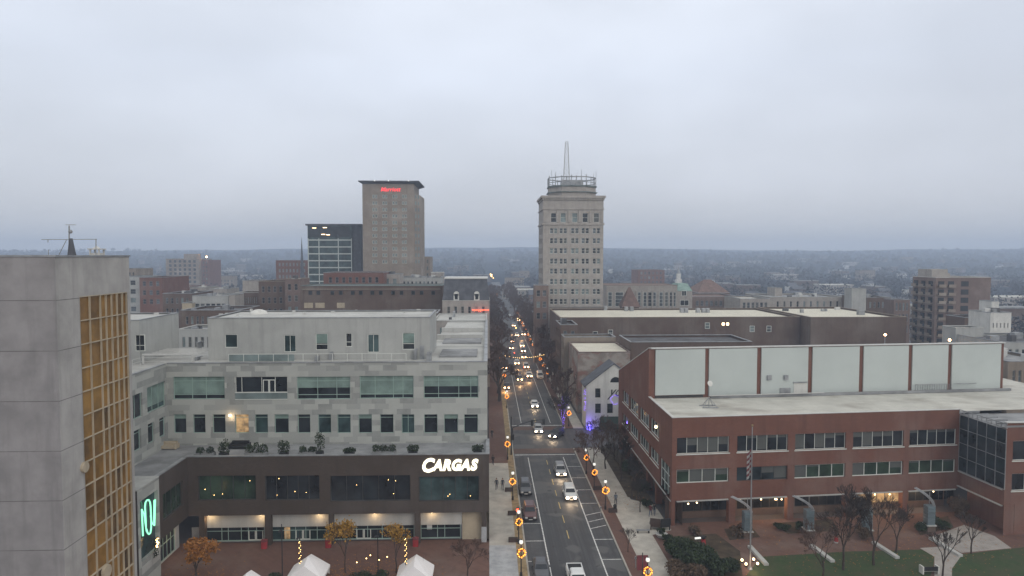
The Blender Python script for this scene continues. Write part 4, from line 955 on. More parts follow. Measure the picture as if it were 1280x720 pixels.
block('street_office', 'narrow brick office between the street trees and the stone tower', 'office building', 0, 0, 0, 229, 5.8, 'old_brick', 'roof_dark', 3, 2, x0=XY(668, 229), x1=XY(680, 229)+1.5, zt=ZY(670, 357, 229), side=1, fw=.6)

# ---- hotel tower with red script
ht_ = thing('hotel_tower', 'tall tan hotel tower with overhanging flat cap and red script', 'hotel', (-44, 325, 0))
YM = 315; hx0, hx1 = XY(454.5, YM), XY(521, YM); hz1 = ZY(490, 230, YM); hd_ = 24
hp = [(hx0, YM), (hx1-1.0, YM), (hx1+1.4, YM+5), (hx1+1.6, YM+hd_), (hx0, YM+hd_)]
Wm = Wall(hp[0], hp[1]); Wc = Wall(hp[1], hp[2]); zch = ZY(520, 243, YM)
hrows = [245.5+8.15*k for k in range(11)]; hc = [468.5, 481, 493.5, 505.5]; ops = []
for y in hrows:
    for x in hc:
        for dx in (-1.7, 1.7):
            u, z = Wm.px(x+dx, y); ops.append((u-.47, z-.85, u+.47, z+.75))
mb = MB(); facade(mb, Wm, 0, Wm.L, 0, hz1, ops, .25); facade(mb, Wc, 0, Wc.L, 0, zch); facade(mb, Wall(hp[2], hp[3]), 0, 19, 0, zch); facade(mb, Wall(hp[3], hp[4]), 0, 30, 0, zch); facade(mb, Wall(hp[4], hp[0]), 0, hd_, 0, hz1)
mb.face([(*p, zch) for p in hp[1:4]]+[(hx1-1, YM+hd_, zch)])
facade(mb, Wall((hx1-1.0, YM), (hx1-1.0, YM+hd_)), 0, hd_, zch-.1, hz1)
mb.build('wall', 'tan_brick', ht_)
for r in ops: window(Wm, r, ht_, 1, 1, 'frame_white', 'glass_bright', .25, .12, split=False)
m = MB()
for y in hrows:
    z = Wm.px(500, y)[1]; Wc.bar(m, 1, z-.8, 2.2, z+.8, 0, .04); Wc.bar(m, 3.4, z-.8, 4.6, z+.8, 0, .04)
m.build('side_glazing', 'glass_bright', ht_)
m = MB(); x0, x1 = XY(449.5, YM-1.5), XY(525, YM-1.5); m.box(x0, YM-1.8, hz1+.9, x1, YM+hd_+1, hz1+1.35); m.mesh([(hx0,YM,hz1),(hx1-1,YM,hz1),(hx1-1,YM+hd_,hz1),(hx0,YM+hd_,hz1),(x0,YM-1.8,hz1+.89),(x1,YM-1.8,hz1+.89),(x1,YM+hd_+1,hz1+.89),(x0,YM+hd_+1,hz1+.89)],[(0,1,5,4),(1,2,6,5),(2,3,7,6),(3,0,4,7)]); m.build('cap_roof', 'slate', ht_)
m = MB(); [m.tube((XY(x, YM-1.9), YM-1.85, hz1+1.25), (XY(x, YM-1.9), YM-1.95, hz1+1.25), .28, n=6) for x in (470, 487, 512)]; m.build('roof_lamp', 'light_globe', ht_)
u, z = Wm.px(488, 237)
text_obj('Marriott', 'red_script', 'red_script', ht_, 2.6, Vector(Wm.pt(u, z, .15))-ht_.location, rz=0, extrude=.05, offset=.05, shear=.25)
# ---- glass office block
Yg = 335; t_ = thing('glass_office', 'dark glass office block with white floor bands left of the hotel', 'office building', (-78, 345, 0)); x0, x1, x2 = XY(386, Yg), XY(441, Yg), XY(452, Yg)
zt, zt1 = ZY(420, 282, Yg), ZY(420, 298, Yg); W = shell(x0, Yg, x1, Yg+20)
mb = MB(); [facade(mb, w_, 0, w_.L, 0, zt) for w_ in W]; mb.build('glass_wall', 'glass_teal', t_)
m = MB()
for k in range(7): z = ZY(420, 300+8.6*k, Yg); W[0].bar(m, 0, z-.3, W[0].L, z+.25, 0, .25)
for px_ in (386.6, 400, 424, 440.4): u = W[0].u(px_); W[0].bar(m, u-.2, 0, u+.2, zt1, 0, .22)
m.build('floor_bands', 'white_panel', t_)
m = MB(); W[0].bar(m, .5, zt1+.7, W[0].L-1, zt-.6, .0, .1); m.build('attic_glazing', 'glass_dark', t_)
m = MB().box(x0-.8, Yg-1, zt, x2+.3, Yg+20.5, zt+.8); m.build('roof', 'slate', t_)
m = MB().box(x1+.02, Yg+1.2, 0, x2, Yg+20, zt-.01); m.build('stair_tower', 'slate', t_)
m = MB()
for a, b in ((393, 285), (406, 284.5), (404, 293), (410, 293.5)): u, z = W[0].px(a, b); W[0].bar(m, u-.9, z-.12, u+.9, z+.12, .1, .16)
m.build('attic_lights', 'light_soft', t_)
t_ = thing('church_spire', 'thin dark church spire left of the glass office block', 'church spire', (XY(378.5, 420), 420, 0)); xx = XY(378.5, 420)
MB().tube((xx, 420, 20), (xx, 420, ZY(378, 296, 420)), 1.5, .05, 8).build('spire', 'slate', t_); MB().box(xx-1.6, 418.4, 0, xx+1.6, 421.6, 20).build('tower', 'old_brick', t_)

# ---- left middle distance
B = block
t_, W, _ = B('long_market', 'long dark brick block with green edged roof behind the white penthouse', 'commercial block', 376, 553, 357.5, 205, 14, 'dark_red_brick', 'roof_green', 0, 0, cop='roof_green', par=.1)
for x in (388, 398, 415.5, 426, 441, 451, 465.5, 476, 491.5, 502, 516.5, 527, 541.5): u, z = W[0].px(x, 366); window(W[0], (u-.55, z-.6, u+.55, z+.6), t_, 1, 1, 'frame_dark', 'glass_dark', -.03, .08, split=False)
for a, b in ((380.5, 391.5), (394.5, 406), (421.5, 431)):
    m = MB(); W[0].bar(m, W[0].u(a), W[0].z(a, 385), W[0].u(b), W[0].z(a, 378.5), 0, .05); m.build('pale_shopfront', 'beige_wall', t_)
m = MB(); W[0].bar(m, .5, W[0].z(400, 362), W[0].L-.5, W[0].z(400, 361), 0, .25); m.build('string_course', 'tan_brick', t_)
t_, W, _ = B('mansard_building', 'stone building with slate mansard roof and two white dormers on the street corner', 'town house', 553, 612, 376, 188, 16, 'cream_stone', 'roof_dark', 2, 6, side=4, cop='stone_light', fw=.42)
x0, x1, zt = _; z2 = ZY(580, 349, 188); mb = MB()
mb.mesh([(x0,188,zt+.15),(x1,188,zt+.15),(x1,204,zt+.15),(x0,204,zt+.15),(x0+.6,189.8,z2),(x1-.8,189.8,z2),(x1-.8,202,z2),(x0+.6,202,z2)],[(0,1,5,4),(1,2,6,5),(2,3,7,6),(3,0,4,7),(4,5,6,7)]); mb.build('mansard_roof', 'slate', t_)
MB().box(x0+.4, 189.5, z2+.002, x1-.5, 202.3, z2+.35).build('roof_edge', 'metal_white', t_)
for a in (570.5, 596):
    xx = XY(a, 188); zz = ZY(a, 371, 188); d_ = MB().box(xx-.75, 187.9, zz-1.0, xx+.75, 190, zz+.75).tube((xx, 187.9, zz+.75), (xx, 190, zz+.75), .75, n=12).build('dormer', 'white_paint', t_); MB().box(xx-.4, 187.84, zz-.7, xx+.4, 187.88, zz+.8).build('pane', 'glass_dark', d_)
m = MB()
for k in range(9): xx = XY(591+2.4*k, 186); m.box(xx-.17, 186.9, ZY(600, 388, 186.9)+R.uniform(-.15,.15)-.1, xx+.17, 187, ZY(600, 388, 186.9)+.25)
m.build('red_lights', 'light_red', t_)
B('cream_shop', 'low cream roofed shop on the left of the street past the office block', 'shop', 555, 610, 401, 162, 20, 'cream_stone', 'roof_membrane', 1, 4, side=3, x0=-13, x1=-.3, cop='stone_light', par=.1, clutter=2)
B('brick_shop', 'brick shop house between the cream shop and the mansard building', 'shop house', 520, 555, 392, 176, 12, 'dark_red_brick', 'roof_grey', 2, 3, x0=-24, x1=-13.2, clutter=1)
B('arched_warehouse', 'square dark brick warehouse left of the green roofed block', 'warehouse', 324, 357, 352, 236, 18, 'dark_red_brick', 'roof_grey', 3, 4, cop='tan_brick', gl='glass_dark')
B('brown_loft', 'brown brick loft with a pale lift head between warehouse and green roofed block', 'loft building', 357, 376, 349, 230, 12, 'old_brick', 'roof_grey', 3, 2, cop='tan_brick', clutter=3)
B('red_office', 'red brick office row in front of the glass office block', 'office building', 405, 480, 341, 262, 20, 'red_brick', 'roof_dark', 1, 8, gl='glass_dark')
B('beige_office', 'beige block at the foot of the hotel tower', 'office building', 478, 500, 343, 270, 12, 'cream_stone', 'roof_grey', 1, 2, clutter=3)
B('pale_podium', 'long pale podium with roof plant at the foot of the hotel', 'podium', 500, 551, 347, 285, 20, 'stone_plain', 'roof_grey', 2, 9, clutter=14)
B('grey_office_slab', 'grey office slab peeping out right of the hotel', 'office building', 519, 538, 321, 380, 18, 'tan_brick', 'roof_grey', 5, 4)
B('white_roofed_hall', 'small hall with a white roof right of the hotel podium', 'hall', 539, 554, 341, 300, 10, 'cream_stone', 'roof_white', 1, 3, cop='white_paint')
B('far_red_mill', 'long far red brick mill left of the glass office block', 'mill', 346, 386, 325.5, 430, 24, 'red_brick', 'roof_dark', 4, 8, gl='glass_bright')
B('grey_blank_slab', 'plain grey blue slab right behind the concrete tower', 'apartment block', 146, 175.5, 346, 300, 20, 'stone_plain', 'roof_dark', 4, 2, gl='glass_far')
B('tan_upper_block', 'tan block rising just over the plain grey slab', 'apartment block', 146, 172, 336, 325, 16, 'tan_brick', 'roof_dark', 2, 5)
B('red_brick_flats', 'red brick flats with a blank wall beside the plain grey slab', 'apartment block', 175.5, 204, 347, 296, 26, 'red_brick', 'roof_dark', 3, 3, gl='glass_far')
B('brown_warehouse', 'low brown warehouse behind the left penthouse', 'warehouse', 204, 240, 367, 255, 20, 'dark_red_brick', 'roof_dark', 2, 5, clutter=6)
t_, W, _ = B('balcony_apartments', 'far tall apartment block with rows of balconies near the left', 'apartment block', 209, 250, 323.5, 640, 30, 'tan_brick', 'roof_dark', 7, 6, gl='glass_dark', fh=.62, fw=.55, clutter=2)
x0, x1, zt = _; MB().box(x0+16, 641, zt, x0+28, 650, zt+4.5).build('lift_head', 'tan_brick', t_)
B('brick_apartments', 'far brick apartment block adjoining the one with balconies', 'apartment block', 250, 262, 325, 646, 30, 'red_brick', 'roof_dark', 6, 3)
tl = thing('tower_beacon', 'bright white lamp on the roof of the far brick apartments', 'beacon', (XY(260, 645), 645, 30)); MB().ball((XY(260.3, 645), 644.5, ZY(260, 321, 645)), .75, 8, 6).build('lamp', 'light_head_far', tl); MB().tube((XY(260.3,645),645,30),(XY(260.3,645),645,ZY(260,321.5,645)),.2).build('pole','metal_grey',tl)
B('grey_cube_building', 'pale grey windowless building with a cream end behind the roof gap', 'commercial block', 241, 286, 370, 222, 14, 'stone_plain', 'roof_grey', 1, 6, fw=.8, fh=.35, clutter=4)
B('cream_annex', 'small cream annex at the left end of the grey building', 'annex', 228, 240.5, 379, 220, 10, 'beige_wall', 'roof_cream', 0, 0)
B('cream_stair_head', 'cream stair head at the right end of the grey building', 'annex', 286.5, 294, 369, 220.5, 8, 'cream_stone', 'roof_white', 0, 0)
B('arcade_building', 'brick building with a pale cornice and closely set windows right of the grey one', 'commercial block', 295, 324, 366, 240, 12, 'dark_red_brick', 'roof_grey', 2, 10, cop='stone_light')
B('pale_lift_tower', 'pale lift tower over the closely windowed brick building', 'lift tower', 304, 324, 351, 262, 10, 'cream_stone', 'roof_grey', 0, 0)
B('brown_rear_shop', 'brown brick rear shop seen in the gap between the penthouses', 'shop', 226, 300, 388, 185, 16, 'dark_red_brick', 'roof_dark', 2, 10, clutter=5, gl='glass_far')
B('grey_rear_shed', 'low grey shed with pale eaves in the gap between the penthouses', 'shed', 222, 275, 412, 150, 10, 'stone_plain', 'roof_grey', 1, 6, cop='stone_light', clutter=4)
B('white_roof_shop', 'small shop with white roof units beyond the grey building', 'shop', 238, 258, 359.5, 330, 16, 'cream_stone', 'roof_white', 1, 4, clutter=4)
B('pale_roof_depot', 'pale roofed depot crowded with roof units beyond the grey building', 'depot', 262, 284, 361.5, 318, 16, 'cream_stone', 'roof_white', 1, 4, clutter=8)
B('low_row', 'low brick row beyond the red brick flats', 'row houses', 205, 238, 358, 380, 20, 'red_brick', 'roof_white', 1, 9, clutter=4)
# ---- right middle distance
t_, W, _ = B('pilaster_bank', 'stone bank with tall pilastered windows right of the stone tower', 'bank', 758, 846, 357, 272, 22, 'cream_stone', 'terracotta', 0, 0, cop='tan_brick', par=.1)
for a in (762, 767.5): pass
for k, (a, b) in enumerate(((760, 765), (769, 779), (797, 801), (804, 808), (810, 814.5), (816, 820), (824, 828.5), (831, 835), (837, 840), (841.5, 844.5))):
    u0, z1 = W[0].px(a, 365); u1, z0 = W[0].px(b, 383); window(W[0], (u0, z0, u1, z1), t_, 1, 4, 'frame_white', 'glass_far', -.03, .12, split=False)
m = MB()
for a in (795, 802.5, 809, 815.3, 822, 829.8, 836, 840.7, 845.3): u = W[0].u(a); W[0].bar(m, u-.3, 0, u+.3, W[0].z(a, 363), 0, .35)
m.build('pilaster', 'cream_stone', t_)
t_, W, (x0, x1, zt) = B('copper_domed_building', 'stone corner building with green copper roof and one tall window', 'bank', 846, 865, 364, 275, 14, 'cream_stone', 'copper', 0, 0, cop='copper')
m = MB().mesh([(x0,275,zt+.2),(x1,275,zt+.2),(x1,289,zt+.2),(x0,289,zt+.2),(x0+1.2,278,zt+3),(x1-1.2,278,zt+3),(x1-1.2,286,zt+3),(x0+1.2,286,zt+3)],[(0,1,5,4),(1,2,6,5),(2,3,7,6),(3,0,4,7),(4,5,6,7)]); m.build('copper_roof', 'copper', t_)
for a, b, c, d in ((852, 363, 858, 370), (850, 375, 861, 382)): u0, z1 = W[0].px(a, b); u1, z0 = W[0].px(c, d); window(W[0], (u0,z0,u1,z1), t_, 2, 1, 'frame_white', 'glass_dark', -.03, .15, split=False)
t_ = thing('pyramid_roof_turret', 'brick turret with steep red pyramid roof before the pilastered bank', 'turret', (XY(789, 240), 243, 0)); x0, x1 = XY(777, 240), XY(801, 240); zb = ZY(789, 384, 240); za = ZY(789, 359, 243)
MB().box(x0+.5, 240.5, 0, x1-.5, 246, zb).build('wall', 'dark_red_brick', t_)
MB().mesh([(x0,240,zb),(x1,240,zb),(x1,247,zb),(x0,247,zb),((x0+x1)/2-.3,243.5,za),((x0+x1)/2+.3,243.5,za)],[(0,1,5,4),(1,2,5),(2,3,4,5),(3,0,4)]).build('pyramid_roof', 'terracotta', t_)
t_ = thing('white_steeple', 'white church steeple with pointed cap beyond the stone bank', 'church steeple', (XY(847.5, 480), 480, 0)); xx = XY(847.5, 480)
MB().box(xx-1.9, 478, 0, xx+1.9, 482, ZY(847, 349, 480)).box(xx-1.3, 478.6, ZY(847, 349, 480), xx+1.3, 481.4, ZY(847, 342, 480)).build('tower', 'white_paint', t_)
MB().tube((xx, 480, ZY(847, 342, 480)), (xx, 480, ZY(847, 333, 480)), 1.2, .05, 8).build('spire', 'metal_grey', t_)
B('brick_market', 'brick market hall with arched windows right of the copper roofed corner', 'market hall', 865, 925, 371, 285, 24, 'old_brick', 'terracotta', 1, 9, gl='glass_far', fw=.6)
t_, W, (x0, x1, zt) = B('gable_hall', 'brick hall with a broad dull red hipped roof behind the market hall', 'hall', 872, 912, 366, 320, 22, 'old_brick', 'roof_dark', 0, 0)
MB().mesh([(x0,320,zt),(x1,320,zt),(x1,342,zt),(x0,342,zt),(x0+6,330,zt+6),(x1-6,330,zt+6)],[(0,1,5,4),(1,2,5),(2,3,4,5),(3,0,4)]).build('hipped_roof', 'terracotta', t_)
B('brick_school', 'far brick school left of the white steeple', 'school', 797, 830, 337.5, 560, 26, 'red_brick', 'roof_dark', 3, 6, gl='glass_far')
B('pale_terrace_office', 'pale office with a stepped row of framed windows mid right', 'office building', 925, 962, 373.5, 262, 18, 'cream_stone', 'roof_white', 1, 6, fw=.65, fh=.6)
B('grey_department_store', 'long grey store with few windows mid right', 'department store', 962, 1056, 371.5, 268, 26, 'cream_stone', 'roof_grey', 1, 10, cop='stone_light', clutter=8, fw=.3)
B('pale_roof_house', 'small cream roof house standing above the long grey store', 'lift head', 968, 977, 360, 285, 8, 'cream_stone', 'roof_white', 0, 0)
B('blank_slab_tower', 'plain white lift slab standing alone mid right', 'lift tower', 1064, 1082, 361, 232, 5, 'stone_plain', 'roof_white', 0, 0)
B('dark_store', 'dark roofed store right of the white slab', 'store', 1083, 1113, 372, 250, 18, 'dark_red_brick', 'roof_white', 1, 5, clutter=3)
B('framed_brick_house', 'brick block with pale framed windows left of the apartment tower', 'apartment block', 1117, 1137, 375, 228, 6, 'old_brick', 'roof_grey', 3, 4, fw=.6, fh=.7)
t_, W, (x0, x1, zt) = B('apartment_tower', 'broad brick apartment tower with pale roof edge and dark balconies', 'apartment tower', 1168, 1237, 347, 238, 13, 'old_brick', 'roof_white', 0, 0, cop='white_paint')
def balc(w_, u0, u1, z, slab=True):
    m = MB(); w_.bar(m, u0, z, u1, z+1.9, 0, .04); m.build('balcony_door', 'glass_dark', t_)
    if slab: m = MB(); w_.bar(m, u0-.2, z-.35, u1+.2, z-.1, 0, 1.0); w_.bar(m, u0-.2, z-.1, u1+.2, z+.75, .93, .99); m.build('balcony', 'tan_brick', t_)
for j in range(8):
    z = zt-3.2-2.95*j
    for k in range(2): balc(W[0], 1.0+3.6*k, 3.2+3.6*k, z)
    balc(W[0], 9.4, 12.2, z, False)
    for k in range(3): balc(W[3], .8+4.2*k, 3.2+4.2*k, z)
a, b = W[0].u(1146), W[0].u(1172); MB().box(x0+.6, 241, zt, x0+6.5, 249, zt+2.9).box(x0+6.5, 243, zt, x0+8.7, 248, zt+1.4).build('roof_house', 'cream_stone', t_)
B('pale_parking_deck', 'pale low building before the apartment tower', 'garage', 1195, 1230, 410, 165, 5, 'stone_plain', 'roof_grey', 0, 0, cop='stone_light')
B('brick_infill', 'brick building tucked behind the pale low one', 'commercial block', 1206, 1236, 397, 190, 8, 'dark_red_brick', 'roof_dark', 1, 4)
B('white_stepped_building', 'white stepped building at the right beside the apartment tower', 'commercial block', 1238, 1264, 391, 170, 8, 'white_paint', 'roof_white', 1, 5, clutter=3, fw=.3, fh=.3)
B('white_water_house', 'white rooftop house above the white stepped building', 'roof house', 1239, 1248, 377, 190, 5, 'white_paint', 'roof_white', 0, 0)
B('tan_rear_block', 'low tan block at the far right edge behind the panelled wall', 'commercial block', 1262, 1330, 452, 122, 20, 'tan_brick', 'roof_grey', 1, 8, clutter=3)
B('grey_rear_block', 'grey block at the right edge behind the tan one', 'commercial block', 1255, 1340, 428, 150, 18, 'stone_plain', 'roof_dark', 2, 9, clutter=4)
for px_, py_, Y_, lab, mt in ((1106.5, 419, 172, 'pair of white lot lamps below the framed brick block', 'light_head_far'), (1187, 425.5, 160, 'bright white lot lamp in front of the pale low building', 'light_head_far')):
    p = PY(px_, py_, Y_); t_ = thing('lot_lamp', lab, 'street lamp', (p.x, p.y, 0)); MB().tube((p.x, p.y+.1, 0), (p.x, p.y+.1, p.z), .1).build('pole', 'metal_grey', t_); MB().ball((p.x, p.y, p.z+.1), .27, 8, 5).build('lamp', mt, t_)

# ================================================================ far town: houses, wooded mass
def far_house(name, w_, d_, h_, rh, wm, rm, cat):
    t_ = MB(); t_.box(-w_/2, -d_/2, -2, w_/2, d_/2, h_); t_.slot(1)
    if rh: t_.mesh([(-w_/2-.4,-d_/2-.4,h_),(w_/2+.4,-d_/2-.4,h_),(w_/2+.4,d_/2+.4,h_),(-w_/2-.4,d_/2+.4,h_),(-w_/2-.4,0,h_+rh),(w_/2+.4,0,h_+rh)],[(0,1,5,4),(2,3,4,5),(0,4,3),(1,2,5)])
    else: t_.box(-w_/2-.2, -d_/2-.2, h_, w_/2+.2, d_/2+.2, h_+.5)
    t_.slot(2); n_ = max(2, int(w_/3))
    for j in range(max(1, int(h_/3.3))):
        for i in range(n_): x = -w_/2+w_*(i+.5)/n_; t_.box(x-.55, -d_/2-.05, 1+3.2*j, x+.55, -d_/2-.01, 2.7+3.2*j)
    if rh: t_.slot(1).box(w_*.2, -.5, h_+rh*.4, w_*.2+.9, .5, h_+rh+1)
    o = t_.build(name, [wm, rm, 'glass_far']); o['category'] = cat; return o
fh_ = [(far_house('row_house', 9, 10, 7, 3, 'old_brick', 'slate', 'house'), 'small brick house with slate gable in the far town', 'brick gabled houses in the far town'),
       (far_house('white_house', 9, 9, 6.5, 3, 'white_paint', 'slate', 'house'), 'small white house with slate gable in the far town', 'white gabled houses in the far town'),
       (far_house('flat_brick_row', 24, 12, 9, 0, 'dark_red_brick', 'roof_grey', 'row houses'), 'flat roofed brick row in the far town', 'flat brick rows in the far town'),
       (far_house('pale_warehouse', 30, 20, 7, 0, 'cream_stone', 'roof_white', 'warehouse'), 'low pale warehouse in the far town', 'pale warehouses in the far town'),
       (far_house('tan_apartments', 26, 14, 13, 0, 'tan_brick', 'roof_dark', 'apartment block'), 'tan apartment block in the far town', 'tan apartment blocks in the far town')]
fr = random.Random(21); spots = []
def clear(x, y, r):
    if -6 < x < 27: return False
    return all((x-a)**2+(y-b)**2 > (r+c)**2 for a, b, c in spots)
cnt = 0; tries = 0
while cnt < 285 and tries < 9000:
    tries += 1; y = 300*math.exp(fr.random()**1.1*2.0); pxx = fr.uniform(150, 1290) if cnt < 255 else fr.uniform(-150, 150); x = (pxx-610)/F*y
    k = fr.choices(range(5), (4, 3.2, 3, 1.6, .7))[0]; r = (6, 6, 13, 17, 15)[k]
    if y < 420 and (-75 < x < 50 or k == 4): continue
    if y < 300+60 and x > 40 and x < 170: continue
    if not clear(x, y, r): continue
    spots.append((x, y, r)); place(fh_[k][0], (x, y, terrain(x, y)), fr.choice((0, 0, math.pi/2, fr.uniform(-.3, .3))), fh_[k][1], fh_[k][2], (fr.uniform(.8, 1.25), fr.uniform(.8, 1.2), fr.uniform(.8, 1.2))); cnt += 1
mb = MB(); tr = random.Random(9); n_ = 0
while n_ < 8600:
    y = 260*math.exp(tr.random()**.85*2.35); pxx = tr.uniform(-200, 1420); x = (pxx-610)/F*y
    if -3 < x < 24 and y < 1400: continue
    if y < 330 and any(abs(x-XY(c, y)) < 6 for c in ()): continue
    if not clear(x, y, 2): continue
    if y < 420 and not (-150 < x < -95 or x > 60 or True): continue
    if y < 360 and -150 < x < 150 : continue
    h = tr.uniform(7, 13); zg = terrain(x, y); s_ = max(1.0, y/520); c = Vector((x, y, zg+h*.6)); n_ += 1
    for k in range(13):
        v = Vector((tr.gauss(0, 1), tr.gauss(0, 1), tr.gauss(0, .8)))*h*.24; a = Vector((tr.uniform(-1,1), tr.uniform(-1,1), tr.uniform(-1,1)))*1.1*s_; b = Vector((tr.uniform(-1,1), tr.uniform(-.6,.6), tr.uniform(-1,1)))*1.1*s_
        mb.face([c+v+a, c+v+b, c+v-a])
wd = mb.build('distant_trees', 'far_foliage'); wd['kind'] = 'stuff'
# ================================================================ trees
def bare_tree(name, label, h, seed, spread=.5, m='twigs', levels=6, leaf=None, nleaf=0, leafsize=.2, r0=None, tall=.28, rmin=.016):
    r_ = random.Random(seed); r0 = r0 or h*.017
    o = thing(name, label, 'tree'); tr_, cr_, lf = MB(), MB(), MB(); tips = []
    def grow(p, d, L, r, lv):
        q_ = p + d*L; mb = tr_ if lv >= levels-1 else cr_
        mid = p + d*L*.5 + Vector((r_.uniform(-1,1), r_.uniform(-1,1), 0))*L*.05
        nn = 7 if lv >= levels-1 else 4 if r > .04 else 3
        r = max(r, rmin); mb.tube(p, mid, r, max(rmin, r*.85), nn, False); mb.tube(mid, q_, max(rmin, r*.85), max(rmin, r*.7), nn, False)
        if lv <= 2: tips.append(q_)
        if lv == 0: return
        n = 3 if lv > 1 else 4
        for k in range(n if r_.random() < .8 else n-1):
            a = r_.uniform(0, 6.28); t_ = spread*r_.uniform(.6, 1.35)
            u = d.cross(Vector((math.cos(a), math.sin(a), .3))).normalized()
            nd = (d*math.cos(t_) + u*math.sin(t_) + Vector((0, 0, .13))).normalized()
            grow(q_ if k < 2 else p + d*L*r_.uniform(.55, .95), nd, L*r_.uniform(.62, .82), r*.62, lv-1)
    grow(Vector((0, 0, -.05)), Vector((r_.uniform(-.04,.04), r_.uniform(-.04,.04), 1)).normalized(), h*tall, r0, levels)
    zmax = max(t[2] for t in cr_.v); f = h/zmax
    for mb in (tr_, cr_): mb.v = [(x*f, y*f, z*f) for x, y, z in mb.v]
    tr_.build('trunk', 'bark', o, True); cr_.build('crown' if not leaf else 'limbs', m, o)
    if leaf:
        for k in range(nleaf):
            c = r_.choice(tips)*f + Vector((r_.gauss(0,1), r_.gauss(0,1), r_.gauss(0,1)))*h*.045
            a = Vector((r_.uniform(-1,1), r_.uniform(-1,1), r_.uniform(-1,1))).normalized()*leafsize*r_.uniform(.5, 1.1); b = Vector((r_.uniform(-1,1), r_.uniform(-1,1), r_.uniform(-1,1))).normalized()*leafsize*r_.uniform(.4, .8)
            lf.face([c-a, c+b, c+a, c-b])
        lf.build('crown', leaf, o)
    return o
TA = bare_tree('street_tree', 'x', 8, 5, .48, 'twigs_red', 7); TB = bare_tree('street_tree', 'x', 9, 12, .42, 'twigs', 7); TF = bare_tree('avenue_tree', 'x', 11, 71, .56, 'twigs_red', 7, r0=.3, tall=.2, rmin=.035); TC = bare_tree('slender_tree', 'x', 6, 31, .38, 'twigs', 5)
def gp(px_, py_, z=.12): p = PZ(px_, py_, z); return (p.x, p.y, z)
# right kerb trees by the crossing
place(TA, gp(741, 596), 0, 'reddish bare tree before the crossing behind the two upper wreath lamps', None, 1.0)
place(TA, gp(757, 586), 2.1, 'reddish bare tree beside the brick wall near the restaurant crossing', None, .95)
place(TB, gp(776, 600), 1, 'dark bare tree close to the street side of the brick building', None, .85)
place(TB, gp(790, 622), 3, 'bare tree in the bed under the street side windows of the brick building', None, .75)
place(TC, gp(785, 690), 1, 'tiny bare sapling on the right pavement left of the armchairs', None, .55)
# courtyard
place(TB, gp(1054, 712), 2, 'large bare tree standing on the lawn left of the bench path', None, 1.12)
place(TB, gp(1092, 706), 4.4, 'wide bare tree on the lawn just right of the large bare one', None, 1.05)
place(TA, gp(1028, 724), 5.2, 'bare tree at the bottom edge left of the large lawn tree', None, .8)
place(TC, gp(1178, 722), 1.9, 'pale leafless sapling beside the white bench', None, 1.0)
place(TC, gp(1214, 692), .4, 'small bare tree at the lawn edge right of the curved path', None, .9)
place(TC, gp(1120, 690), 2.4, 'thin bare tree in front of the third curved pylon', None, 1.0)
place(TA, gp(585, 727), 1.2, 'leafless spreading tree right of the larger white tent', None, .62)
oy = bare_tree('yellow_tree', 'small golden leaved tree left of two in the brick plaza', 5.6, 8, .33, 'twigs', 5, 'leaf_yellow', 1500, .16, tall=.38); oy.location = gp(432, 716)
o2 = bare_tree('yellow_tree', 'small golden leaved tree standing behind the larger white tent', 5.4, 17, .33, 'twigs', 5, 'leaf_yellow', 1150, .16, tall=.38); o2.location = gp(495, 716)
oo = bare_tree('orange_tree', 'round orange leaved tree at the inner corner of the brick base', 4.6, 44, .5, 'twigs', 5, 'leaf_orange', 3200, .2, tall=.22); oo.location = gp(245, 728)
# street trees further down, both kerbs
n = 0
for k in range(44):
    y = 152+(8.5*k if k < 22 else 187+13*(k-22))+R.uniform(-2, 2)
    for sx, wd in ((2.9, 'left'), (18.0, 'right')):
        if sx < 10 and y < 165: continue
        place(TF if n % 3 else TA, (sx+R.uniform(-.3,.3), y, .12), R.uniform(0, 6), 'bare street tree along the far stretch of the avenue', 'bare trees lining the far avenue', R.uniform(.75, 1.0) if y < 200 else R.uniform(1.0, 1.3)); n += 1
# blue lit tree
bt = place(TB, gp(704, 541), .5, 'bare tree wrapped in blue violet lights at the far crossing corner', None, 1.0); bx, by, bz_ = bt.location
bl = thing('tree_lights', 'blue violet light string wound round the corner tree', 'string lights', (bx, by, 0)); m = MB()
for k in range(120):
    f = R.random(); a = R.uniform(0, 6.28); z = .4+f*7.2; rr_ = .2+max(0, z-2.6)*.35; m.ball((bx+rr_*R.random()*math.cos(a), by+rr_*R.random()*math.sin(a), z), .05, 5, 3)
m.build('bulbs', 'light_violet', bl)
# evergreen shrubs
def bush(name, label, c, r, h, n, m='leaf_green', s=1, cat='shrub', group=None):
    o = thing(name, label, cat, c, group); mb = MB(); r_ = random.Random(int(c[0]*31+c[1]*7))
    lob = [(r_.uniform(-.6,.6)*r, r_.uniform(-.6,.6)*r, r_.uniform(.3,.75)*h, r_.uniform(.35,.6)) for _ in range(7)]
    for k in range(n):
        lx_, ly, lz, lr_ = r_.choice(lob); v = Vector((r_.gauss(0,1), r_.gauss(0,1), r_.gauss(0,1))).normalized()*r_.uniform(.55, 1.05)
        p = Vector((c[0]+lx_+v.x*lr_*r, c[1]+ly+v.y*lr_*r, max(c[2]+.02, c[2]+lz+v.z*lr_*h*.6))); a = Vector((r_.uniform(-1,1), r_.uniform(-1,1), r_.uniform(-1,1))).normalized()*.16*s; b = Vector((r_.uniform(-1,1), r_.uniform(-1,1), r_.uniform(-1,1))).normalized()*.12*s
        mb.face([p-a, p+b, p+a, p-b])
    mb.build('foliage', m, o)
    st = MB(); st.tube(c, (c[0], c[1], c[2]+h*.5), .05, n=5).build('stem', 'bark', o); return o
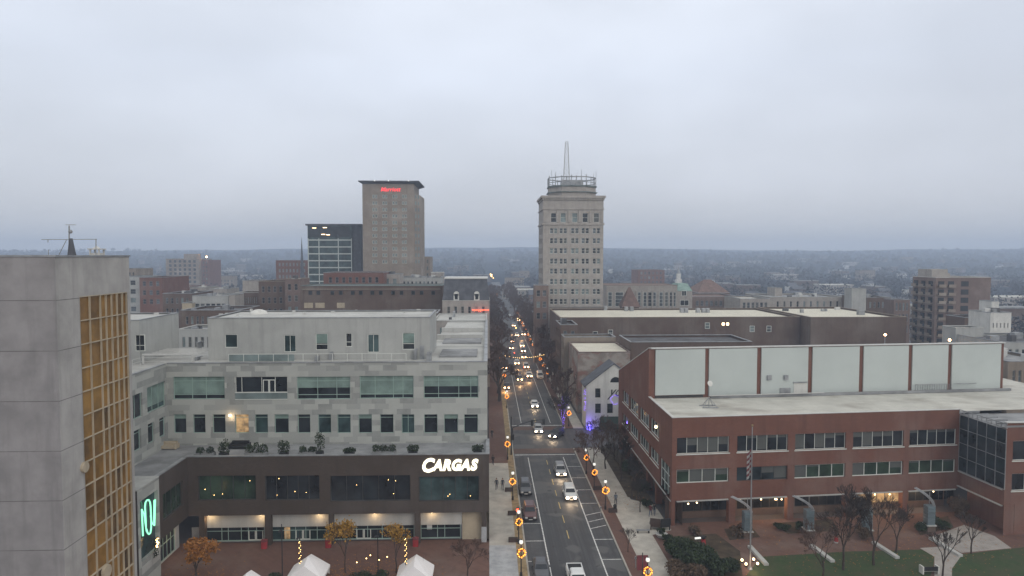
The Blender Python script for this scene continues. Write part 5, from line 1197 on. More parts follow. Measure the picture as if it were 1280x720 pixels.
for px_, py_, r_, h_, n_, lab, m_ in ((877, 716, 3.0, 3.0, 3400, 'big dark evergreen bush in front of the brick court, largest of its group', 'leaf_green'), (850, 697, 2.0, 2.2, 1500, 'dark evergreen bush beside the right pavement next to the armchairs', 'leaf_green'),
      (905, 722, 2.2, 2.2, 1500, 'evergreen bush at the bottom edge left of the flagpole lights', 'leaf_green'), (856, 722, 2.2, 2.4, 1500, 'brownish evergreen bush by the pavement at the bottom edge', 'leaf_brown'),
      (922, 669, 1.3, 1.5, 500, 'round shrub at the foot of the first curved pylon', 'leaf_brown'), (978, 662, 1.2, .9, 350, 'low dark shrub between the first and second pylons', 'leaf_green'), (1002, 664, 1.1, 1.3, 400, 'shrub at the foot of the second curved pylon', 'leaf_green'),
      (1149, 664, 1.0, 1.2, 350, 'dark shrub left of the last curved pylon', 'leaf_green'), (1176, 659, 1.5, 1.3, 600, 'wide dark shrub right of the last curved pylon', 'leaf_green'), (1078, 672, 1.2, 1.6, 400, 'brown shrub near the third pylon', 'leaf_brown'),
      (1201, 645, 1.6, 2.6, 900, 'russet leaved shrub before the arcade near the glazed wing', 'leaf_brown'), (805, 616, 1.3, 1.8, 500, 'evergreen shrub in the bed along the street side wall', 'leaf_green'), (797, 603, 1.3, 1.7, 450, 'brown shrub in the bed along the street side wall', 'leaf_brown'),
      (786, 590, 1.4, 2.0, 500, 'dark shrub at the far end of the side bed', 'leaf_green'), (808, 634, 1.0, 1.3, 420, 'green shrub at the near end of the side bed', 'leaf_green'), (834, 676, .9, 1.0, 300, 'potted shrub behind the two dark armchairs', 'leaf_green'), (869, 668, 1.0, 1.3, 260, 'russet shrub by the start of the court path', 'leaf_brown')):
    bush('evergreen_bush' if m_ == 'leaf_green' else 'brown_bush', lab, gp(px_, py_), r_, h_, n_*2, m_, .8 if r_ < 1.9 else 1.0)
# planting strip that runs behind the court
# ================================================================ street lamps with wreaths
def lamp():
    o = thing('street_lamp', 'x', 'street lamp'); m = MB()
    m.tube((0,0,0), (0,0,.5), .17, .13, 10).tube((0,0,.5), (0,0,3.75), .075, .055, 8).tube((0,0,.5), (0,0,.58), .16, .1, 10).tube((0,0,3.7), (0,0,3.85), .06, .15, 10); m.build('pole', 'metal_dark', o)
    MB().ball((0,0,4.05), .23, 10, 7, 1.15).build('globe', 'light_globe', o); MB().tube((0,0,4.28), (0,0,4.45), .1, .02, 8).build('finial', 'metal_dark', o); return o
def wreath():
    o = thing('lit_wreath', 'x', 'wreath'); r_ = random.Random(2); m = MB(); b = MB()
    for k in range(34):
        a = k*2*math.pi/34; c = Vector((math.cos(a)*.40, -.05, math.sin(a)*.40))
        for j in range(9):
            d = Vector((r_.gauss(0,1), r_.gauss(0,.7), r_.gauss(0,1))).normalized()*.17; e_ = d.cross(Vector((0,1,0))).normalized()*.03; m.face([c-e_, c+d*.5+e_, c+d, c+d*.5-e_])
        if k % 1 == 0: b.ball(c+Vector((r_.uniform(-.09,.09), -.12, r_.uniform(-.09,.09))), .047, 5, 3)
    m.build('greenery', 'wreath_leaf', o); b.build('bulbs', 'light_amber', o)
    bow = MB(); 
    for s in (-1, 1): bow.mesh([(0,-.15,.34),(s*.2,-.18,.46),(s*.22,-.12,.28),(0,-.15,.30),(s*.1,-.16,.08),(s*.02,-.15,.3)],[(0,1,2,3),(3,4,5)])
    bow.build('red_bow', 'red_plastic', o); return o
LP, WR = lamp(), wreath()
LS = [(648.5, 652, 'left', 'on the left kerb beside the dark red parked car'), (651.5, 691, 'left', 'nearest on the left kerb at the bottom of the picture'), (641, 601.5, 'left', 'on the left kerb beside the upper grey parked car'), (634.5, 555, 'left', 'on the left kerb just before the crosswalk'),
      (633.5, 495.5, 'left', 'on the left kerb beyond the traffic signal arm'), (630.5, 469, 'left', 'second beyond the signal arm on the left kerb'),
      (711, 516.5, 'right', 'on the right kerb near the blue lit tree'), (733, 571.5, 'right', 'on the right kerb just before the crosswalk'), (743, 590, 'right', 'middle of three on the right before the crosswalk'), (757, 612.5, 'right', 'on the right kerb beside the hatched bay'), (810, 714, 'right', 'nearest on the right side beside the dark red banner'),
      (684.5, 465.5, 'right', 'on the right kerb near the white van'), (691, 443.5, 'right', 'far along the right kerb past the white van')]
for a, b, sd_, lab in LS:
    zz = 2.98; p = PZ(a, b, zz); x = p.x; y = p.y+.12
    place(LP, (x, y, .12), 0, 'globe street lamp ' + lab, 'wreath hung street lamps')
    place(WR, (x, y-.1, zz), 0, 'gold lit wreath on lamp ' + lab, 'gold lit wreaths on the lamps', R.uniform(.92, 1.1)).rotation_euler = (R.uniform(-.12,.12), R.uniform(-.3,.3), R.uniform(-.35,.35))
for k in range(12):
    y = 205+k*17; 
    for x in (3.9, 17.0): place(WR, (x, y+R.uniform(-3,3), 3+R.uniform(-.2,.3)), 0, 'gold lit wreath among the trees of the far avenue', 'far gold lit wreaths'); place(LP, (x, WR.location.y if False else y, .12), 0, 'black globe street lamp far down the avenue', 'far street lamps')
# tall lamp poles on the brick plaza
for px_, py_, lit, lab in ((352, 655, 0, 'slim dark pole left of the white tents plaza'), (374.5, 664, 1, 'slim dark pole wound with lights beside the left white tent'), (472, 662, 0, 'slim dark pole between the two golden trees'), (507, 660, 1, 'slim dark pole wound with lights by the larger white tent')):
    p = PY(px_, py_, 75.5); o = thing('lamp_pole', lab, 'lamp pole', (p.x, 75.5, .11)); MB().tube((p.x, 75.5, .11), (p.x, 75.5, p.z), .065, .045, 8).tube((p.x, 75.5, .11), (p.x, 75.5, .5), .13, .1, 8).build('pole', 'metal_dark', o)
    m = MB(); m.tube((p.x-.2, 75.45, p.z-.75), (p.x+.12, 75.45, p.z-.75), .09, n=6).ball((p.x-.25, 75.4, p.z-.8), .13, 8, 5); m.build('spot_head', 'metal_dark', o)
    if lit:
        m = MB()
        for k in range(26): z = .2+(p.z-1.5)*k/26; a = k*1.7; m.ball((p.x+.1*math.cos(a), 75.5+.1*math.sin(a), z+.3), .035, 5, 3)
        m.build('light_string', 'light_string', o)
for i, (a, b) in enumerate(((446, 703), (458, 698), (463, 694), (474, 700), (484, 696), (529, 707))):
    p = PY(a, b, 76); o = thing('bulb_string', 'hanging warm bulb by the golden trees', 'light bulb', p, 'hanging bulbs in the plaza'); MB().ball(p, .06, 6, 4).build('bulb', 'light_string', o); MB().tube(p, p+Vector((0, 0, 1.2)), .01, n=3).build('wire', 'metal_dark', o)
# ================================================================ tents
for px_, ye, yr, hw, lab in ((385, 713, 694.5, 2.05, 'white canopy tent behind the pole with lights, left of two in view'), (519, 715, 695, 2.0, 'white canopy tent with a gabled front beside the golden tree'), (308, 724, 715, 1.8, 'white tent top just showing at the bottom edge, furthest left')):
    Yt = 75.5 if yr < 700 else 73; zr = PY(px_, yr, Yt).z-.1; zE = zr-1.75; cx_ = PY(px_, 700, Yt).x; o = thing('canopy_tent', lab, 'tent', (cx_, Yt, .11), 'white tents in the brick plaza'); m = MB(); r_ = .7; y0, y1 = Yt-1.9, Yt+1.7
    m.mesh([(cx_-hw,y0,zE),(cx_+hw,y0,zE),(cx_+hw,y1,zE),(cx_-hw,y1,zE),(cx_,y0+.25,zr-.35),(cx_,Yt,zr),(cx_,y1-.25,zr-.35),(cx_-hw,y0,zE-.3),(cx_+hw,y0,zE-.3),(cx_+hw,y1,zE-.3),(cx_-hw,y1,zE-.3)],
           [(0,1,4),(1,5,4),(1,2,5),(2,6,5),(2,3,6),(3,5,6),(3,0,5),(0,4,5),(7,8,1,0),(8,9,2,1),(9,10,3,2),(10,7,0,3)]); m.build('canopy', 'tent_cloth', o)
    m = MB(); m.face([(cx_-hw+.05,y1-.03,.11),(cx_+hw-.05,y1-.03,.11),(cx_+hw-.05,y1-.03,zE-.3),(cx_-hw+.05,y1-.03,zE-.3)]); m.face([(cx_-hw+.03,y0+.1,.11),(cx_-hw+.03,y1-.1,.11),(cx_-hw+.03,y1-.1,zE-.3),(cx_-hw+.03,y0+.1,zE-.3)]); m.build('side_curtain', 'tent_cloth', o)
    for sx in (-1, 1):
        for yy in (y0+.06, y1-.08): MB().box(cx_+sx*(hw-.08)-.03, yy-.03, .11, cx_+sx*(hw-.08)+.03, yy+.03, zE).build('leg', 'metal_white', o)
bush('low_hedge', 'low dark hedge between the white tents at the bottom edge', gp(452, 728), 1.6, 1.2, 1400, 'leaf_green', .6, 'hedge')
bush('low_hedge', 'low dark hedge left of the larger white tent', gp(475, 727), 1.2, 1.0, 900, 'leaf_green', .6, 'hedge')
bush('low_hedge', 'dark blue green hedge beside the left white tent', gp(348, 727), 1.2, 1.1, 900, 'leaf_green', .6, 'hedge')
for px_, lab in ((330.5, 'red bin at the left column of the storefront'), (410.5, 'red bin at the middle column of the storefront'), (519.5, 'red bin at the right column of the storefront')):
    p = PY(px_, 692, 84.2); x = p.x; o = thing('red_bin', lab, 'bin', (x, 84.2, .11), 'red bins at the storefront columns'); MB().prism(octp(x-.35, x+.35, 83.9, 84.5, .1), .11, 1.0).build('body', 'red_plastic', o); MB().prism(octp(x-.38, x+.38, 83.87, 84.53, .1), 1.002, 1.15).tube((x, 84.2, 1.15), (x, 84.2, 1.3), .25, .1, 10).build('lid', 'red_banner', o)
# hanging wreath ornament below the monogram
p = SW.pt(*SW.px(192, 684), .3); p = Vector(p); o = thing('ornament_tree', 'glittering ball shaped ornament with gold and white lights below the mint monogram', 'ornament', p); m = MB(); b = MB(); b2 = MB(); r_ = random.Random(6)
for k in range(160):
    f = r_.random(); v = Vector((0, r_.gauss(0, .28)*(1-.4*f), -1.0+2.0*f)); q_ = p+v; a = Vector((r_.gauss(0,1), r_.gauss(0,1), r_.gauss(0,1))).normalized()*.14; c = a.cross(Vector((.3,1,.2))).normalized()*.1; m.face([q_-a, q_+c, q_+a, q_-c])
    if k % 4 == 0: (b if f > .5 else b2).ball(q_+Vector((.14, -.05, 0)), .05, 5, 3)
m.build('greenery', 'leaf_green', o); b.build('gold_bulbs', 'light_string', o); b2.build('white_baubles', 'white_paint', o); MB().tube(p+Vector((-.35, 0, 1)), p+Vector((0, 0, 1)), .03).build('bracket', 'metal_dark', o)
# sign on the corner post
p = PY(603.5, 698, 83.8); o = thing('info_sign', 'white square sign with a black arrow mark at the corner of the office block', 'sign', (p.x, 83.8, .11))
MB().box(p.x-.38, 83.78, p.z-.5, p.x+.38, 83.83, p.z+.5).build('board', 'light_panel', o); MB().obox((p.x-.2, 83.765, p.z+.2), (.35, 0, -.3), (0, .01, 0), (.08, 0, .09)).obox((p.x-.02, 83.76, p.z-.3), (.08, 0, 0), (0, .01, 0), (.06, 0, .32)).build('arrow_mark', 'frame_dark', o); MB().tube((p.x, 83.85, .11), (p.x, 83.85, p.z+.3), .05).build('post', 'metal_grey', o)
# ================================================================ traffic signals
p = G(634.5, 556); sx, sy = 4.2, 123.0
o = thing('signal_mast', 'dark traffic signal pole with a long curved arm over the road at the crossing', 'traffic signal', (sx, sy, .12)); zt = ZY(634, 545, sy)
MB().tube((sx, sy, .12), (sx, sy, 7.2), .13, .09, 8).build('pole', 'metal_dark', o)
MB().path([(sx, sy, 5.0), (sx+2.2, sy+1.5, 5.5), (sx+4, sy+2.6, 5.75), (sx+6.2, sy+3, 5.8)], .07).build('arm', 'metal_dark', o)
def sig(o, x, y, z, lit=None):
    h = MB().box(x-.17, y-.15, z-.5, x+.17, y+.1, z+.5).box(x-.22, y+.1, z-.55, x+.22, y+.13, z+.55).build('signal_head', 'metal_dark', o)
    for k, c in enumerate(('light_red', 'frame_dark', 'frame_dark')): MB().tube((x, y-.17, z+.32-.32*k), (x, y-.15, z+.32-.32*k), .11, n=10).build('lens', c if lit == k else 'frame_dark', h)
sig(o, sx+6.2, sy+3, 5.4); sig(o, sx+4, sy+2.7, 5.3); sig(o, sx+.3, sy-.1, 3.4); sig(o, sx+.1, sy-.2, 4.6)
p = PY(647, 637, 88.5); o = thing('crossing_signal', 'red lit pedestrian signal on the left kerb by the dark red parked car', 'traffic signal', (p.x, 88.5, .12)); MB().tube((p.x, 88.6, .12), (p.x, 88.6, p.z+.3), .06).build('pole', 'metal_dark', o)
h = MB().box(p.x-.2, 88.35, p.z-.25, p.x+.2, 88.55, p.z+.25).build('signal_head', 'metal_dark', o); MB().tube((p.x, 88.3, p.z), (p.x, 88.34, p.z), .2, n=12).build('lens', 'light_red', h)
# signal lights of the next crossings, far down the avenue
for k, (a, b, Y_, m_, lab) in enumerate(((614, 343.5, 900, 'light_string', 'tall lit star high over the far end of the avenue'), (616.5, 347.5, 860, 'light_string', 'warm lamp just below the lit star at the far end of the avenue'), (621, 368, 520, 'light_amber', 'amber lamp above the far left kerb'), (655, 459, 200, 'light_red', 'red signal far down the avenue over the right lane'), (645, 410, 290, 'light_string', 'warm lamp over the distant middle of the avenue'), (663, 415.5, 285, 'light_red', 'red signal over the distant right lane'), (643, 441, 230, 'light_red', 'small red signal over the distant left lane'), (674, 436, 240, 'light_string', 'pale lamp on the right beyond the white van'), (620.5, 416.5, 280, 'light_string', 'warm lamp at the distant left kerb'), (624.5, 416.5, 282, 'light_globe', 'dim lamp beside the warm one at the distant left kerb'), (647, 398, 330, 'light_string', 'small warm lamp near the top of the traffic queue'), (627, 440, 230, 'light_string', 'warm lamp at the left kerb beside the traffic queue'))):
    p = PY(a, b, Y_); o = thing('far_light', lab, 'street light', (p.x, p.y, 0)); s_ = .17*max(1, Y_/300); MB().tube((p.x, p.y+s_, 0), (p.x, p.y+s_, p.z+.3), .05*max(1, Y_/300), n=5).build('pole', 'metal_dark', o)
    m = MB(); m.ball(p, s_*(1.6 if k == 0 else 1), 6, 5)
    if k == 0:
        for j in range(9): m.ball(p+Vector((R.uniform(-1.5,1.5), 0, R.uniform(-3,3))), .35, 5, 4)
    m.build('lamp', m_, o)
p = PY(640, 432, 206); o = thing('light_garland', 'strand of small warm lights across the far avenue', 'string lights', (10, 206, 6)); m = MB(); w_ = MB()
for k in range(22): f = k/21; m.ball((4+13*f, 206, 6.4-1.0*math.sin(math.pi*f)), .07, 5, 3)
w_.path([(4+13*k/10, 206, 6.45-1.0*math.sin(math.pi*k/10)) for k in range(11)], .02, 3); m.build('bulbs', 'light_string', o); w_.build('wire', 'metal_dark', o)
# ================================================================ vehicles
def loft(mb, st):
    """st: list of (y, [(x,z)...]) half profiles from bottom centre side to top; mirrored"""
    rings = []
    for y, prof in st: rings.append([(x, y, z) for x, z in prof] + [(-x, y, z) for x, z in reversed(prof)])
    n = len(rings[0]); vs = [p for r in rings for p in r]; fs = []
    for j in range(len(rings)-1):
        for i in range(n): a = j*n+i; b = j*n+(i+1)%n; fs.append((b, a, a+n, b+n))
    fs.append(tuple(range(n))); fs.append(tuple(range(len(vs)-1, len(vs)-n-1, -1))); mb.mesh(vs, fs)
def car(name, paint, kind='suv', lights=True, headm='light_head'):
    """front towards -y, wheels on z=0"""
    o = thing(name, 'x', 'car'); L, Wd, Ht, belt, clr = {'suv': (4.6, .93, 1.68, 1.02, .28), 'sedan': (4.6, .9, 1.45, .92, .22), 'pickup': (5.6, .98, 1.85, 1.12, .35), 'van': (5.2, .97, 2.1, 1.2, .28)}[kind]
    h = L/2; b = MB()
    hood = belt-.08
    def pr(w_, zb, zt): return [(w_*.86, zb), (w_*.98, zb+.12), (w_, (zb+zt)/2), (w_*.97, zt-.1), (w_*.86, zt)]
    loft(b, [(-h, pr(Wd*.80, clr+.1, hood-.22)), (-h+.12, pr(Wd*.92, clr, hood-.12)), (-h+.6, pr(Wd, clr, hood-.04)), (-h+1.15, pr(Wd, clr, belt)), (h-.5, pr(Wd, clr, belt)), (h-.1, pr(Wd*.96, clr, belt-.03)), (h, pr(Wd*.88, clr+.1, belt-.2))])
    # cabin
    if kind == 'pickup': c0_, c1_, c2_, c3_ = -h+1.25, -h+1.95, -h+3.1, -h+3.45
    elif kind == 'van': c0_, c1_, c2_, c3_ = -h+.75, -h+1.45, h-.25, h-.06
    elif kind == 'sedan': c0_, c1_, c2_, c3_ = -h+1.25, -h+2.0, h-1.35, h-.6
    else: c0_, c1_, c2_, c3_ = -h+1.2, -h+1.85, h-.6, h-.12
    wt = Wd*.74
    cab = [(Wd*.88, c0_, belt-.02), (Wd*.88, c3_, belt-.02), (wt, c1_, Ht-.05), (wt, c2_, Ht-.05)]
    loft(b, [(c0_, [(Wd*.5, belt-.06), (Wd*.7, belt-.05), (Wd*.8, belt-.04), (Wd*.86, belt-.03), (Wd*.86, belt-.02)]), (c1_, [(Wd*.5, belt-.06), (Wd*.88, belt-.05), (Wd*.86, (belt+Ht)/2), (wt, Ht-.08), (wt*.8, Ht)]), (c2_, [(Wd*.5, belt-.06), (Wd*.88, belt-.05), (Wd*.86, (belt+Ht)/2), (wt, Ht-.08), (wt*.8, Ht-.01)]), (c3_, [(Wd*.5, belt-.06), (Wd*.86, belt-.05), (Wd*.86, belt-.04), (Wd*.84, belt-.03), (Wd*.82, belt-.02)])])
    b.build('body', paint, o, False)
    if kind == 'pickup':
        MB().box(-Wd*.78, c3_+.12, belt+.003, Wd*.78, h-.12, belt+.03).build('bed_floor', 'rubber', o)
        MB().box(-Wd*.9, c3_+.1, belt+.005, -Wd*.8, h-.05, belt+.12).box(Wd*.8, c3_+.1, belt+.005, Wd*.9, h-.05, belt+.12).box(-Wd*.8, h-.14, belt+.005, Wd*.8, h-.05, belt+.12).build('bed_rail', paint, o)
    # glass a centimetre proud of the pillars
    def lerp(p, q_, f): return Vector(p)*(1-f)+Vector(q_)*f
    def gq(nm, pts):
        c = sum((Vector(p) for p in pts), Vector())/4; nn = (Vector(pts[1])-Vector(pts[0])).cross(Vector(pts[3])-Vector(pts[0])).normalized()
        if nn.dot(c-Vector((0, (c1_+c2_)/2, belt))) < 0: nn = -nn
        m = MB(); m.face([Vector(p)*.93+c*.07+nn*.022 for p in pts]); m.build(nm, 'car_glass', o)
    gq('windscreen', [(-Wd*.84, c0_, belt), (Wd*.84, c0_, belt), (wt*.92, c1_, Ht-.05), (-wt*.92, c1_, Ht-.05)])
    gq('rear_window', [(-Wd*.80, c3_, belt), (Wd*.80, c3_, belt), (wt*.9, c2_, Ht-.05), (-wt*.9, c2_, Ht-.05)])
    for s in (-1, 1): gq('side_window', [(s*(Wd*.885), c0_+.45, belt+.02), (s*(Wd*.885), c3_-.3, belt+.02), (s*(wt+.02), c2_-.05, Ht-.12), (s*(wt+.02), c1_+.08, Ht-.12)])
    for s in (-1, 1):
        for yy in (-h+.85, h-.9):
            w_ = MB().tube((s*Wd*.72, yy, .34), (s*Wd*1.01, yy, .34), .34, n=16).build('tyre', 'rubber', o); MB().tube((s*Wd*1.0, yy, .34), (s*Wd*1.025, yy, .34), .2, n=10).build('rim', 'wheel_rim', w_)
        MB().box(s*Wd*.62-.17, -h-.03, hood-.42, s*Wd*.62+.17, -h+.1, hood-.2).build('headlight', headm if lights else 'metal_white', o)
        MB().box(s*Wd*.72-.11, h-.1, belt-.42, s*Wd*.72+.11, h+.02, belt-.15).build('tail_light', 'red_plastic', o)
        MB().box(s*(Wd+.02) if s > 0 else -(Wd+.2), c0_+.45, belt+.02, s*(Wd+.2) if s > 0 else -(Wd+.02), c0_+.6, belt+.2).build('door_mirror', paint, o)
    MB().box(-Wd*.4, -h-.02, hood-.44, Wd*.4, -h+.08, hood-.24).build('grille', 'rubber', o); MB().box(-Wd*.9, -h-.04, clr+.02, Wd*.9, -h+.1, clr+.2).box(-Wd*.9, h-.1, clr+.05, Wd*.9, h+.04, clr+.22).build('bumper', 'car_dark', o)
    MB().box(-.25, -h-.055, clr+.06, .25, -h-.045, clr+.17).build('number_plate', 'white_paint', o)
    return o
def gz_(px_, py_): p = PZ(px_, py_, .0); return (p.x, p.y, .012)
cars = [('white_suv', 'car_white', 'suv', 1, 712, 621, 'white car with headlights on, coming up the right lane beside the hatched bay', 0), ('silver_suv', 'car_silver', 'suv', 1, 700, 592, 'pale car with glaring headlights just past the brick crosswalk', 0),
        ('white_pickup', 'car_white', 'pickup', 0, 721, 731, 'white pickup at the bottom edge of the street', 0), ('grey_suv', 'car_grey', 'suv', 0, 656.5, 614, 'dark grey car parked on the left, upper of three', 0), ('dark_red_car', 'car_red', 'suv', 0, 662, 645, 'dark reddish car parked on the left, middle of three', 0),
        ('grey_hatchback', 'car_grey', 'sedan', 0, 676, 716, 'grey car parked at the bottom left kerb, nearest of the parked cars', 0), ('white_sedan', 'car_white', 'sedan', 1, 668, 508, 'white car beyond the crossing, on its own in the left lane', 0),
        ('silver_sedan', 'car_silver', 'sedan', 1, 672.5, 539, 'silver car with bright headlights stopped before the crossing', 0), ('dark_suv', 'car_dark', 'suv', 1, 696, 546, 'dark car turning at the crossing with its lights on', -.5)]
for nm, pt, kd, li, a, b, lab, rz in cars:
    o = car(nm, pt, kd, bool(li)); o['label'] = lab; o['group'] = 'cars on the street'; o.location = gz_(a, b); o.rotation_euler = (0, 0, rz)
    if kd == 'pickup': o['category'] = 'pickup'
m = MB().box(-.65, -1.2, 1.68, .65, .9, 1.72).box(-.62, -1.0, 1.72, -.57, .8, 1.8).box(.57, -1.0, 1.72, .62, .8, 1.8)
FCs = [car('distant_car', 'car_silver', 'suv', True, 'light_head_far'), car('distant_car', 'car_dark', 'sedan', True, 'light_head_far'), car('distant_car', 'car_white', 'sedan', True, 'light_head_far')]
for i, (a, b, lab) in enumerate(((640.5, 428, 'third from the far end'), (639, 436, 'fourth from the far end in the left lane'), (652, 433, 'at the head of the right lane queue'), (653.5, 440, 'second in the right lane queue'), (655, 447, 'third in the right lane queue'), (646, 455, 'single bright one in the left lane'), (657.5, 460, 'in the right lane below the trio'), (649.5, 475, 'nearest of the queue, left lane'), (661, 471, 'nearest of the queue, right lane'), (630.5, 461, 'parked at the left kerb with lights on'), (633.5, 485, 'nearest at the left kerb with lights on'), (646, 420, 'second from the far end'), (642, 408, 'tiny at the far end of the queue'), (648, 401, 'furthest tiny pair of headlights'), (637, 396, 'very far, left lane'), (654, 419, 'far right lane'))):
    l = gz_(a, b); place(FCs[i % 3], l, R.uniform(-.05, .05), 'distant car with headlights on, ' + lab, 'distant cars queueing down the avenue')
o = car('white_van', 'car_white', 'van', False); o['label'] = 'white van standing at the right kerb of the far stretch'; o.location = gz_(675, 473); o['category'] = 'van'
# ================================================================ courtyard pylons, flag, furniture
for i, (a, b, lab) in enumerate(((933.5, 671, 'first from the left, behind the flagpole'), (1010.5, 669, 'second from the left, behind the lawn tree'), (1083, 669, 'third from the left, half hidden by bare trees'), (1161, 663, 'last on the right by the stone path'))):
    x, y, _ = gp(a, b); o = thing('curved_pylon', 'blue grey pylon with curved white arm, ' + lab, 'sculptural pylon', (x, y, .1), 'curved pylons along the court')
    MB().box(x-.55, y-.55, .1, x+.55, y+.55, .9).build('plinth', 'dark_red_brick', o); MB().box(x-.65, y-.65, .9, x+.65, y+.65, 1.02).build('plinth_cap', 'stone_light', o)
    m = MB()
    for k in range(6): m.box(x-.5, y-.5, 1.03+.42*k, x+.5, y+.5, 1.4+.42*k)
    m.build('glass_block_shaft', 'blue_glassblock', o)
    top = Vector((x+.35, y-.3, 3.4)); ax = PY(a-20 if i < 3 else 1143, (621, 620, 617, 610)[i], y-.3); arm = MB()
    for off in (0, .32):
        pts = []
        for k in range(9):
            f = k/8; pts.append((top.x+.0+off*.6 + (ax.x-top.x)*math.sin(f*math.pi/2)**1.6*1.0, top.y, top.z + (ax.z-top.z)*math.sin(f*math.pi/2)**.9 + off*.2))
        arm.path(pts, .085, 6)
    arm.build('curved_arm', 'metal_grey', o)
    MB().tube((x+.1, y+.2, 3.3), (x+.1, y+.2, 5.2), .05).build('mast', 'metal_grey', o)
for i, (a, b, c, d, lab) in enumerate(((937, 684, 958, 707, 'running from the first pylon'), (1014, 682.5, 1041, 703, 'running from the second pylon'), (1092, 679, 1122, 698.5, 'running from the third pylon'), (1163, 673.5, 1201, 696, 'running from the last pylon'))):
    p, q_ = Vector(gp(a, b)), Vector(gp(c, d)); d_ = (q_-p); n_ = Vector((-d_.y, d_.x, 0)).normalized()*.55; o = MB().obox(p-n_*.5-Vector((0,0,.05)), d_, n_, Vector((0,0,.32))).build('stone_bench', 'stone_light'); tag(o, 'long pale stone kerb bench ' + lab, 'bench', 'stone kerb benches in the court')
fx, fy, _ = gp(937.5, 711); zt = PY(939, 533, fy).z
o = thing('flagpole', 'tall grey flagpole rising before the brick facade', 'flagpole', (fx, fy, .1)); MB().tube((fx, fy, .1), (fx, fy, zt), .10, .05, 10).tube((fx, fy, .1), (fx, fy, .35), .3, .2, 12).build('pole', 'metal_grey', o); MB().ball((fx, fy, zt+.1), .14, 8, 6).build('finial', 'gold_strip', o)
fl = thing('flag', 'limp red and white striped flag hanging on the flagpole', 'flag', (fx, fy, zt)); z1_ = PY(939, 561, fy).z; z0_ = PY(939, 594, fy).z
m = MB(); N = 10
for k in range(N):
    m.cur = k % 2; za_, zb_ = z1_-(z1_-z0_)*k/N, z1_-(z1_-z0_)*(k+1)/N; 
    for j in range(4):
        xa_, xb_ = fx-.10-.11*j, fx-.10-.11*(j+1); ya, yb = fy+.13*math.sin(j*2.1), fy+.13*math.sin((j+1)*2.1); sk_ = .25*(j)*.6; sk2 = .25*(j+1)*.6
        m.face([(xa_, ya, za_-sk_), (xb_, yb, za_-sk2), (xb_, yb, zb_-sk2), (xa_, ya, zb_-sk_)])
m.build('cloth', ['red_banner', 'stone_plain'], fl)
for i, (a, b) in enumerate(((927.5, 703), (932.5, 708), (942, 702), (947, 707.5))):
    x, y, _ = gp(a, b); o = thing('uplight', 'small glowing ground light around the flagpole foot', 'ground light', (x, y, .1), 'four lights round the flagpole'); MB().tube((x, y, .1), (x, y, .3), .16, .12, 8).build('housing', 'metal_dark', o); MB().ball((x, y, .42), .15, 8, 5).build('lamp', 'light_soft', o)
def chair(x, y, rz, lab, mt, cat='armchair'):
    o = thing('armchair', lab, cat); MB().box(-.42, -.4, .3, .42, .4, .48).build('seat', mt, o); MB().box(-.45, .3, .48, .45, .42, 1.05).build('backrest', mt, o)
    for s in (-1, 1): MB().box(s*.45-.06, -.4, .48, s*.45+.06, .3, .68).build('armrest', mt, o)
    for sx_ in (-.38, .38):
        for sy_ in (-.34, .34): MB().box(sx_-.04, sy_-.04, 0, sx_+.04, sy_+.04, .3).build('leg', mt, o)
    o.location = (x, y, .12); o.rotation_euler = (0, 0, rz); o.scale = (1.5, 1.5, 1.5); return o
x, y, _ = gp(819.5, 661); chair(x, y, 2.8, 'brown grey armchair on the pavement, left of two', 'planter_brown'); x, y, _ = gp(830, 661); chair(x, y, 3.3, 'dark blue grey armchair on the pavement, right of two', 'metal_dark')
x, y, _ = gp(827, 671); o = thing('stone_planter', 'round pale planter bowl in front of the armchairs', 'planter', (x, y, .12)); MB().tube((x, y, .12), (x, y, .55), .55, .8, 16).build('bowl', 'stone_light', o)
bush('planter_shrub', 'dark evergreen in the round pale planter bowl', (x, y, .5), .7, .9, 260, 'leaf_green', .7)
x, y, _ = gp(804, 666); o = thing('pavement_bench', 'low grey bench lying across the right pavement', 'bench', (x, y, .12)); MB().box(x-.9, y-.2, .45, x+.9, y+.2, .55).build('seat', 'metal_grey', o); MB().box(x-.8, y-.15, .12, x-.65, y+.15, .45).build('leg', 'metal_dark', o); MB().box(x+.65, y-.15, .12, x+.8, y+.15, .45).build('leg', 'metal_dark', o)
x, y, _ = gp(1161, 716); o = thing('white_bench', 'white slatted bench on the lawn beside the stone path', 'bench', (x, y, .12))
MB().box(x-.9, y-.3, .42, x+.9, y+.25, .5).build('seat', 'white_paint', o); MB().box(x-.9, y-.38, .5, x+.9, y-.3, .98).build('backrest', 'metal_dark', o)
for s in (-1, 1): MB().box(x+s*.9-.08, y-.4, .12, x+s*.9+.08, y+.3, 1.0).build('side_panel', 'white_paint', o)
for a, b, lab, s_ in ((879, 684, 'red stand with a dark top between the evergreens and the court', 1), (1045, 678, 'small red stand with a pale base behind the bare lawn trees', .8)):
    x, y, _ = gp(a, b); o = thing('red_stand', lab, 'stand', (x, y, .1)); MB().tube((x, y, .1), (x, y, .35*s_), .34*s_, n=10).build('base', 'stone_light', o); MB().tube((x, y, .35*s_), (x, y, 1.15*s_), .33*s_, .26*s_, 10).build('body', 'red_plastic', o); MB().ball((x, y, 1.35*s_), .27*s_, 8, 6).box(x-.38*s_, y-.1, 1.4*s_, x+.38*s_, y+.1, 1.55*s_).build('top', 'metal_dark', o)
x, y, _ = gp(872, 696); o = thing('white_lamp_head', 'white curved lamp head poking out of the big evergreen bush', 'garden light', (x, y, .1)); MB().tube((x, y, .1), (x, y, 2.4), .04).build('pole', 'metal_dark', o); MB().tube((x-.35, y, 2.4), (x+.35, y, 2.45), .12, n=8).build('head', 'light_globe', o)
